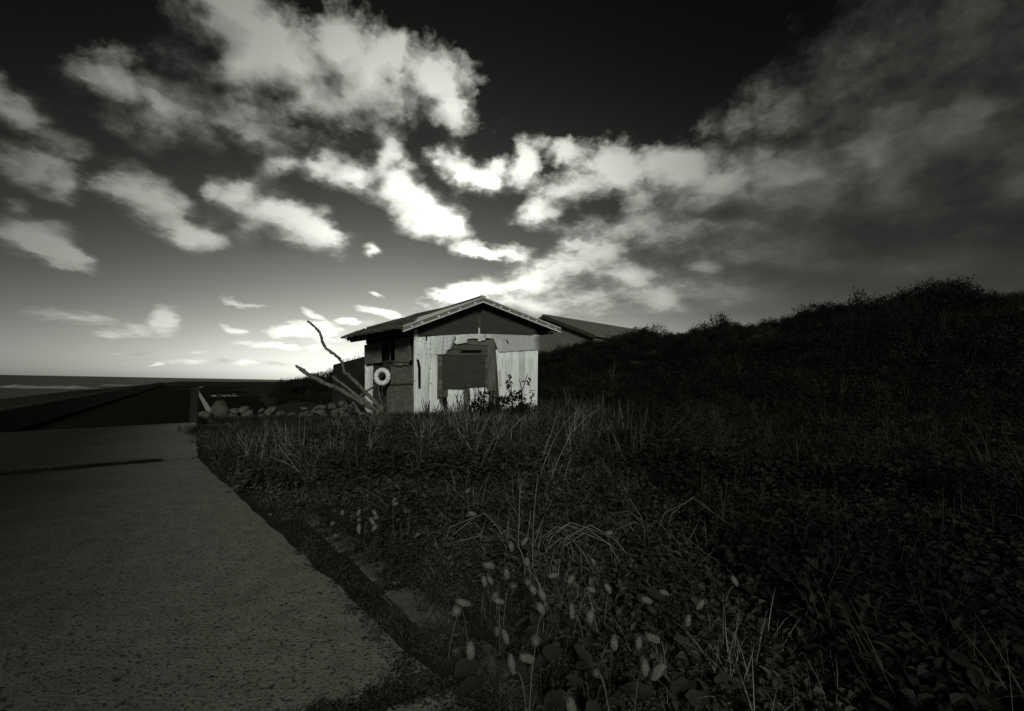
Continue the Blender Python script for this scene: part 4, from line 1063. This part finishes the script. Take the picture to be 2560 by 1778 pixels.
scatter('gutter_weeds', C_moss, np.stack([x, y, np.full(len(x), -.012)], 1), rng.uniform(.6, 1.3, len(x)), 'dark moss and seedlings growing in the gutter along the paving edge', 'moss')
# mid field
G_mid = variants('grass_mid', [grass_tuft(100 + i, 22, .46, .14, .0055, 1.7) for i in range(2)] + [leafy_weed(120 + i, 8, .42, .18, .075, .035, 9) for i in range(6)] + [creeper(140 + i, 70, .28, .06, .034, .30) for i in range(4)] + [dry_tuft(160 + i, 7, .75, .0034) for i in range(2)],
                 [M['grass']] * 2 + [M['weed']] * 10 + [M['dry']] * 2)
x, y = polar(24000, 5.5, 21, -42, 54, 1.5); k = free(x, y); x, y = x[k], y[k]; dk = dark_side(x, y); xd, yd = x[dk], y[dk]; x, y = x[~dk], y[~dk]
I_mid = variants('ivy_mid', [creeper(960 + i, 80, .32, .075, .05, .34) for i in range(4)] + [leafy_weed(980 + i, 8, .45, .2, .085, .04, 9) for i in range(4)] + [dry_tuft(990 + i, 8, .8, .003) for i in range(1)], [M['ivy']] * 8 + [M['grass']])  # same vignette darkening in the leaf colour, further out
scatter('vignetted_undergrowth', I_mid, put_on_ground(xd, yd), rng.uniform(.6, 1.15, len(xd)), 'undergrowth on the right of the field below the hill, vignette darkening put into its leaf colour', 'weeds')
low_ = 1 - .62 * smoothstep(-2.0, -5.5, x) * smoothstep(6., 9., y)
scatter('field_weeds', G_mid, put_on_ground(x, y), rng.uniform(.5, 1.1, len(x)) * low_ * (.7 + .6 * vnoise(x, y, .7, 41)), 'rank grass and weeds covering the ground around the hut', 'weeds')
# scrub on the hill
S_hill = variants('scrub', [bush(200 + i) for i in range(6)] + [bush(220 + i, 420, .4, .55, .08, .02) for i in range(3)] + [grass_tuft(240 + i, 40, .75, .2, .009, .6) for i in range(2)], [M['scrub']] * 9 + [M['weed']] * 2)
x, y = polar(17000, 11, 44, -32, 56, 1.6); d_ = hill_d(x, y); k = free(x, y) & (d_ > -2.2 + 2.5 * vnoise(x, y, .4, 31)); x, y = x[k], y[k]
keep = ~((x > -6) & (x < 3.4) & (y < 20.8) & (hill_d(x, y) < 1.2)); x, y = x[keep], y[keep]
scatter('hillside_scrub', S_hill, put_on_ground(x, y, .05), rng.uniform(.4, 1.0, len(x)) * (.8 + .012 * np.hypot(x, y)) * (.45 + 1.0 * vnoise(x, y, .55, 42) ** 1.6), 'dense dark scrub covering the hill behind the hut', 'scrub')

# ------------------------------------------------------------------ single plants one can pick out
def head_mesh(seed, Lh=.056, r_=.0145):
    q = random.Random(seed); mb = MB(); n = 11
    mb.tube([(0, 0, Lh * i / (n - 1)) for i in range(n)], [max(.002, r_ * (math.sin(math.pi * min(.97, (i + .6) / n)) ** .55)) for i in range(n)], 9, .25)
    for _ in range(150):                                   # bristles
        a = q.uniform(0, 6.283); zz = Lh * q.uniform(.02, .98); rr = r_ * .85
        p = Vector((rr * math.cos(a), rr * math.sin(a), zz)); d = Vector((math.cos(a), math.sin(a), q.uniform(.5, 1.3))).normalized()
        sd = Vector((-math.sin(a), math.cos(a), 0)) * .0006
        mb.add([p - sd, p + sd, p + d * q.uniform(.006, .011)], [(0, 1, 2)])
    return mb.mesh('seed_head', M['head'], True)
HEADS = [head_mesh(i, .044 + .007 * (i % 3), .0130 + .0015 * (i % 2)) for i in range(5)]
c5 = lambda zx, zy: (700 + zx / 2.761, 1200 + zy / 2.761)
c6 = lambda zx, zy: (1100 + zx / 2.8725, 1300 + zy / 2.8725)
heads = [c5(*p) + (k_,) for p, k_ in (((430, 220), 'v'), ((548, 275), 'r'), ((362, 303), 'r'), ((388, 387), 'r'), ((655, 230), 'd'), ((672, 258), 's'), ((545, 225), 'v'), ((640, 290), 'd'), ((545, 345), 'v'), ((655, 330), 'd'), ((788, 140), 'd'), ((800, 165), 's'), ((1295, 75), 'd'),
    ((1685, 430), 'd'), ((1595, 465), 'v'), ((1705, 560), 'v'), ((1565, 650), 'v'), ((1450, 595), 's'), ((1410, 700), 'v'), ((1450, 690), 'd'), ((1605, 730), 'r'), ((1710, 708), 'r'), ((1745, 755), 'd'), ((1810, 795), 'd'), ((1490, 800), 'r'), ((1505, 835), 's'),
    ((1218, 905), 'r'), ((1275, 850), 's'), ((1885, 660), 's'), ((2005, 690), 'd'), ((2160, 560), 'd'), ((2140, 755), 's'), ((1800, 890), 'd'), ((2010, 915), 'v'), ((2140, 940), 'v'), ((1505, 1045), 'r'), ((1560, 1090), 'v'), ((1763, 1110), 'r'), ((1315, 1185), 'v'), ((1705, 1230), 's'), ((1600, 1280), 'v'), ((2178, 1330), 'r'), ((2010, 1570), 'v'), ((1330, 235), 's'))]
heads += [c6(*p) + (k_,) for p, k_ in (((1480, 575), 's'), ((1600, 520), 's'), ((1865, 610), 'd'), ((2115, 440), 'd'), ((1780, 720), 'v'), ((1250, 885), 'v'), ((1425, 880), 'v'), ((1470, 1060), 'v'), ((1550, 1105), 'd'), ((1530, 850), 's'), ((1205, 490), 'd'), ((1215, 95), 's'), ((945, 660), 'v'))]
rh = random.Random(9)
for px, py, kd in heads:
    left = px < 1000
    hz = rh.uniform(.22, .30) if not left else rh.uniform(.20, .26)
    p = at_z(px, py, hz)
    tov = (CAM - p).normalized(); sdv = Vector((tov.y, -tov.x, 0)).normalized()
    if kd == 'v': ax3 = Vector((rh.gauss(0, .15), rh.gauss(0, .15), 1))
    elif kd == 'r': ax3 = tov + Vector((rh.gauss(0, .15), rh.gauss(0, .15), rh.gauss(0, .15)))
    elif kd == 'd': ax3 = Vector((0, 0, 1)) + sdv * rh.choice((-.6, .7)) * -1 + tov * .2
    else: ax3 = sdv * rh.choice((-1, 1)) + Vector((0, 0, .25)) + tov * rh.uniform(-.2, .4)
    ax3.normalize()
    gp = Vector((p.x + rh.gauss(0, .05) + tov.x * -.05, p.y + rh.gauss(0, .05) + .05, 0)); gp.z = GZ(gp.x, gp.y)
    sg, tg = st(gp.x, gp.y)
    if sg < .95: nb_ = xy(.95, tg); gp = Vector((nb_.x, nb_.y, GZ(nb_.x, nb_.y)))
    root = empty('foxtail_grass', gp)
    tag(root, 'foxtail grass with a pale fuzzy seed head in the left clump near the paving edge' if left else 'foxtail grass with a pale fuzzy seed head among the foreground weeds', 'grass', 'foxtails in the left clump' if left else 'foxtails in the foreground weeds')
    bs = p - ax3 * .025 - gp
    ctrl = Vector((bs.x * .4, bs.y * .4, max(bs.z + .03, .1)))
    pts = [Vector((0, 0, -.03))] + [ctrl * (2 * k_ * (1 - k_)) + bs * k_ * k_ for k_ in np.linspace(.15, 1, 7)]
    MB().tube(pts, [.0014] * 7 + [.001], 4).build('stem', M['stem'] if rh.random() < .4 else M['greenstem'], root, True)
    o = link('seed_head', rh.choice(HEADS), root); o.location = bs; o.rotation_euler = ax3.to_track_quat('Z', 'Y').to_euler(); q_ = rh.uniform(.85, 1.2); o.scale = (q_ * rh.uniform(.8, 1.05), q_ * rh.uniform(.8, 1.05), q_ * rh.uniform(.85, 1.1))
# broad-leaved weeds low in the foreground
def round_leaf(L=.11, wd=.10, seed=0):
    r_ = random.Random(seed); mb = MB(); n = 14; vs = [(0, 0, 0)]; ring_ = []
    for i in range(n):
        a = 2 * math.pi * i / n; e = 1 + .06 * math.sin(5 * a + seed)
        vs.append((L * .48 + L * .52 * math.cos(a) * e, wd * .5 * math.sin(a) * e, .012 * math.cos(2 * a) + .02 * (abs(math.sin(a))) - .03 * max(0, math.cos(a)) ** 2))
    vs[0] = (L * .48, 0, -.004)
    mb.add(vs, [(0, i + 1, (i + 1) % n + 1) for i in range(n)])
    return mb.mesh('leaf', M['broad'], True)
RL = [round_leaf(.12, .11, i) for i in range(3)] + [round_leaf(.15, .075, 5), round_leaf(.14, .09, 7)]
broad = [((1400, 1590), .17, 'broad round-leaved weed just right of the long bent stalks'), ((1595, 1440), .20, 'broad-leaved weed among the seed heads right of centre'), ((1478, 1705), .16, 'broad-leaved weed with long leaves at the bottom of the foreground'), ((1530, 1700), .15, 'broad-leaved weed with large dull leaves at the bottom edge'), ((1290, 1350), .2, 'dark round-leaved weed below the pale straw tuft'), ((1660, 1600), .15, 'broad-leaved weed in the dark lower right foreground'), ((1360, 1520), .2, 'round-leaved weed in the middle of the seed heads'), ((1750, 1690), .15, 'broad-leaved weed furthest right along the bottom edge'), ((1230, 1620), .14, 'small round-leaved weed left of the foreground seed heads')]
for (px, py), hz, lab in broad:
    p = at_z(px, py, hz); gz_ = GZ(p.x, p.y); root = empty('broad_leaf_weed', (p.x, p.y, gz_)); tag(root, lab, 'weed', 'broad-leaved weeds in the foreground')
    for i in range(7):
        a = 6.283 * i / 7 + rh.uniform(-.3, .3); rr = rh.uniform(.03, .10); hh = hz - gz_ - rh.uniform(0, .08)
        tip = Vector((rr * math.cos(a), rr * math.sin(a), hh))
        MB().tube([(0, 0, -.03), (tip.x * .3, tip.y * .3, hh * .6), tip], [.003, .0025, .002], 4).build('stalk', M['broad'], root)
        o = link('leaf', rh.choice(RL), root); o.location = tip; o.rotation_euler = (rh.uniform(-.3, .3), rh.uniform(-.2, .35), a); o.scale = (rh.uniform(.45, .8),) * 3
# long dry stalks and straw
def stalk(name, pix, y0, y1, rad, label, mat='stem', cat='grass stalk', group='dry stalks in the grass'):
    P_ = [at_y(px, py, y0 + (y1 - y0) * i / (len(pix) - 1)) for i, (px, py) in enumerate(pix)]
    base = P_[-1].copy(); base.z = GZ(base.x, base.y) - .01
    pts = [q - base for q in P_] + ([Vector((0, 0, 0))] if (P_[-1].z - base.z) > .02 else [])
    o = MB().tube(pts, [rad * (.5 + .5 * i / (len(pts) - 1)) for i in range(len(pts))], 5).build(name, M[mat], None, True); o.location = base
    return tag(o, label, cat, group)
stalk('dry_stalk', [(1303, 1205), (1299, 1260), (1297, 1320), (1295, 1365), (1303, 1380), (1312, 1410)], 2.9, 2.75, .0035, 'pale dry stalk with a kink, left of the pair in mid foreground')
stalk('dry_stalk', [(1345, 1190), (1338, 1250), (1333, 1310), (1332, 1370), (1332, 1400)], 3.0, 2.85, .0035, 'pale dry stalk, right of the pair in mid foreground')
stalk('arching_stalk', [(1455, 1026), (1500, 1022), (1470, 1040), (1430, 1080), (1400, 1140), (1370, 1210), (1350, 1260)], 5.6, 5.2, .005, 'long grass stalk arching to the right below the hut')
stalk('arching_stalk', [(1440, 1030), (1410, 1060), (1385, 1100), (1360, 1160), (1340, 1230)], 5.4, 5.0, .004, 'grass stalk arching left of the longest arch below the hut')
stalk('arching_stalk', [(1640, 1100), (1700, 1100), (1690, 1130), (1660, 1170), (1630, 1230), (1615, 1250)], 5.8, 5.4, .004, 'grass stalk bending over at the right of the field')
stalk('dry_stalk', [(1545, 998), (1555, 1040), (1560, 1090), (1566, 1110)], 9.0, 8.8, .006, 'dark upright stalk to the right of the hut')
stalk('dry_stalk', [(1620, 1020), (1612, 1060), (1605, 1090), (1600, 1110)], 9.0, 8.8, .005, 'pale upright stalk right of the dark stalk beside the hut')
stalk('dry_stalk', [(1422, 1020), (1424, 1080), (1428, 1160), (1432, 1220)], 5.6, 5.4, .004, 'thin upright stalk between the two arching stalks')
# straw tuft fanning out
for (tx, ty), spread, nn, yv, lab in (((1365, 1215), ((1395, 1275), (1470, 1395)), 22, 3.2, 'pale tuft of flattened straw right of the long dry stalks'), ((1230, 1240), ((1205, 1280), (1245, 1310)), 9, 3.4, 'small fan of dry straw left of the long dry stalks'), ((1620, 1235), ((1560, 1290), (1630, 1290)), 16, 3.6, 'cluster of bent pale grass blades right of centre')):
    mb = MB(); base = at_y(tx, ty, yv); g0 = Vector((base.x, base.y + .05, 0)); g0.z = GZ(g0.x, g0.y)
    root = empty('straw_tuft', g0); tag(root, lab, 'straw', 'dry straw tufts')
    for i in range(nn):
        g_ = Vector((rh.gauss(0, .06), rh.gauss(0, .06), -.02)); az0 = rh.gauss(-.5, .9) if nn > 20 else rh.uniform(0, 6.283); ln = rh.uniform(.25, .55)
        dv = Vector((math.cos(az0), math.sin(az0), 0)); hh = ln * rh.uniform(.35, .8)
        MB().tube([g_, g_ + dv * ln * .18 + Vector((0, 0, hh * .7)), g_ + dv * ln * .48 + Vector((rh.gauss(0, .02), rh.gauss(0, .02), hh)), g_ + dv * ln * .8 + Vector((rh.gauss(0, .03), rh.gauss(0, .03), hh * .8)), g_ + dv * ln * 1.05 + Vector((0, 0, hh * rh.uniform(.2, .7)))], [.0024, .0022, .002, .0016, .0008], 4).build('straw', M['dry'], root, True)
# tall weeds standing against the tin
def tall_weed(name, pix, yv, leaves, label, Ll=.16, wl2=.05, extra=None, stemr=.013):
    P_ = [at_y(px, py, yv) for px, py in pix]; b = P_[-1].copy(); b.z = GZ(b.x, b.y) - .02
    root = empty(name, b); tag(root, label, 'weed', 'tall weeds against the hut')
    pts = [q - b for q in P_] + [Vector((0, 0, 0))]
    MB().tube(pts, [.004] + [stemr] * (len(pts) - 1), 5).build('stem', M['dark_leaf'], root, True)
    for px, py, dx_, dy_ in leaves:
        p = at_y(px, py, yv + rh.uniform(-.1, .1)) - b; d = at_y(px + dx_, py + dy_, yv - .02) - b - p
        mb = MB(); leaf(mb, p, d, d.length, max(wl2 * 1.25, d.length * .45), up=(rh.uniform(-.4, .4), -.6, 1)); mb.build('leaf', M['dark_leaf'], root)
zz5 = lambda zx, zy: (1180 + zx / 11.4, 930 + zy / 11.4)
tall_weed('tall_weed', [zz5(930, 0), zz5(1030, 110), zz5(1080, 250), zz5(1120, 450), zz5(1145, 700), zz5(1155, 1000), zz5(1155, 1250)], 15.0,
    [zz5(1060, 150) + (3, -9), zz5(1075, 220) + (5, -10), zz5(1085, 250) + (-12, 0), zz5(1095, 290) + (-15, 5), zz5(1100, 330) + (-13, 9), zz5(1060, 330) + (-10, -6), zz5(1110, 370) + (-12, 10), zz5(1115, 400) + (6, 1), zz5(1100, 400) + (-9, 10), zz5(1100, 260) + (5, 8), zz5(1040, 250) + (-9, 6), zz5(1020, 330) + (4, 9), zz5(1120, 560) + (-8, -3)], 'tall dark weed with a thin bare tip in front of the white tin')
tall_weed('tall_weed', [zz5(1600, 20), zz5(1560, 130), zz5(1510, 290), zz5(1460, 450), zz5(1420, 560), zz5(1400, 800), zz5(1380, 1250)], 15.0,
    [zz5(1580, 150) + (9, 9), zz5(1600, 170) + (8, 9), zz5(1540, 230) + (9, 9), zz5(1530, 250) + (10, 10), zz5(1515, 340) + (14, 5), zz5(1510, 260) + (-8, 2), zz5(1510, 280) + (-9, 1), zz5(1600, 300) + (5, 1), zz5(1545, 340) + (9, 5)], 'tall weed with drooping leaves at the right of the white tin')
tall_weed('tall_weed', [zz5(1335, 160), zz5(1370, 290), zz5(1400, 450), zz5(1400, 600), zz5(1390, 900), zz5(1380, 1280)], 14.9,
    [zz5(1400, 580) + (-8, 1), zz5(1390, 600) + (4, 3), zz5(1380, 640) + (-6, 4), zz5(1400, 660) + (4, 4), zz5(1420, 770) + (14, -1), zz5(1430, 790) + (12, 3), zz5(1400, 740) + (-9, 1), zz5(1400, 820) + (6, 5), zz5(1390, 900) + (-6, 5), zz5(1420, 960) + (6, 6), zz5(1390, 700) + (-6, 5), zz5(1400, 1060) + (8, 8), zz5(1400, 1130) + (10, 4), zz5(1390, 1180) + (-9, 4)], 'leafy weed with forked bare tips between the two tall weeds')
tall_weed('tall_weed', [zz5(1750, 510), zz5(1720, 640), zz5(1690, 800), zz5(1670, 1000), zz5(1640, 1300)], 14.9,
    [zz5(1740, 540) + (6, -2), zz5(1730, 560) + (-6, -3), zz5(1720, 600) + (5, 4), zz5(1700, 600) + (-7, -2), zz5(1720, 660) + (5, 4), zz5(1700, 700) + (-4, 6), zz5(1690, 800) + (5, 6), zz5(1690, 860) + (-4, 6), zz5(1690, 900) + (6, 5), zz5(1680, 1000) + (-5, 6), zz5(1670, 1060) + (5, 6), zz5(1660, 1150) + (-5, 6)], 'dark leafy weed at the right corner of the hut', .12, .06)
# dark bush hiding the foot of the front wall
bpos = at_y(1262, 1050, 14.75)
for k_, (px, py, sc_, lab) in enumerate(((1250, 1062, 1.25, 'dark leafy bush in front of the white tin, right of the boarded window'), (1222, 1064, .85, 'smaller dark bush beside the leafy bush at the foot of the hut'), (1300, 1062, .85, 'low dark bush under the tall weeds at the foot of the hut'))):
    p = at_y(px, py, 14.6); root = empty('dark_bush', (p.x, p.y, GZ(p.x, p.y) - .03)); root.scale = (sc_,) * 3
    tag(root, lab, 'bush', 'bushes at the foot of the hut')
    bush(300 + k_, 420, .4, .85, .10, .06).build('foliage', M['dark_leaf'], root)
    for i in range(4):
        MB().tube([(0, 0, -.03), (rh.gauss(0, .08), rh.gauss(0, .08), .35), (rh.gauss(0, .2), rh.gauss(0, .2), .75)], [.014, .01, .004], 5).build('branch', M['wood'], root)
# bare twiggy stems against the low sheets
for k_, (px, hgt) in enumerate(((1118, .55), (1135, .75), (1152, .6), (1168, .7), (1182, .85), (1195, .9), (1208, .95), (1222, 1.0), (1190, .6), (1075, .6), (1060, .5), (1145, .5))):
    p = at_y(px, 1056, 14.9 + .02 * (k_ % 5)); root = empty('twiggy_weed', (p.x, p.y, GZ(p.x, p.y) - .02))
    tag(root, 'thin twiggy weed standing against the low tin sheets of the hut front', 'weed', 'twiggy weeds along the hut front')
    hgt *= 1.3
    for i in range(8):
        a = rh.uniform(-.3, .45); tp = Vector((a * hgt + rh.gauss(0, .08), rh.gauss(0, .05), hgt * rh.uniform(.6, 1.1)))
        MB().tube([(rh.gauss(0, .02), 0, 0), tp * .5 + Vector((rh.gauss(0, .03), 0, 0)), tp], [.016, .013, .008], 4).build('twig', M['dark_leaf'], root)
# shrubs and grass standing out on the skyline of the hill
for px, py, yv, sc_, lab in ((1800, 790, 22, 1.15, 'rounded dark bush standing out on the hill skyline'), (1640, 822, 23, .9, 'spiky bush on the skyline left of the rounded bush'), (1570, 838, 24, .7, 'small bush at the foot of the skyline beside the grey house'), (2150, 735, 18.5, .8, 'straggly shrub high on the right skyline'), (2010, 770, 20, .7, 'thin shrub on the skyline in the right half')):
    p = at_y(px, py, yv); root = empty('hill_bush', (p.x, p.y, GZ(p.x, p.y) - .05)); root.scale = (sc_,) * 3
    top_z = (at_y(px, py - 12, yv).z - root.location.z) / .85
    root.scale = (max(sc_, min(1.8, top_z)),) * 3
    tag(root, lab, 'bush', 'bushes along the hill skyline')
    bush(400 + int(px), 460, .45, .8, .06, .03, 22).build('foliage', M['scrub'], root)
    MB().tube([(0, 0, -.05), (.02, .01, .25), (.04, .0, .5)], [.03, .022, .012], 6).build('trunk', M['wood'], root)
# weeds on top of the retaining wall
for k_, f_ in enumerate((.25, .45, .62, .8, 1.0, 1.2)):
    p = cw[0].lerp(cw[1], f_); root = empty('wall_weed', (p.x + .12, p.y + .2, p.z - .02)); tag(root, 'small weed growing on top of the dark retaining wall', 'weed', 'weeds on the retaining wall')
    leafy_weed(500 + k_, 5, .30, .12, .09, .04, 8).build('foliage', M['scrub'], root)
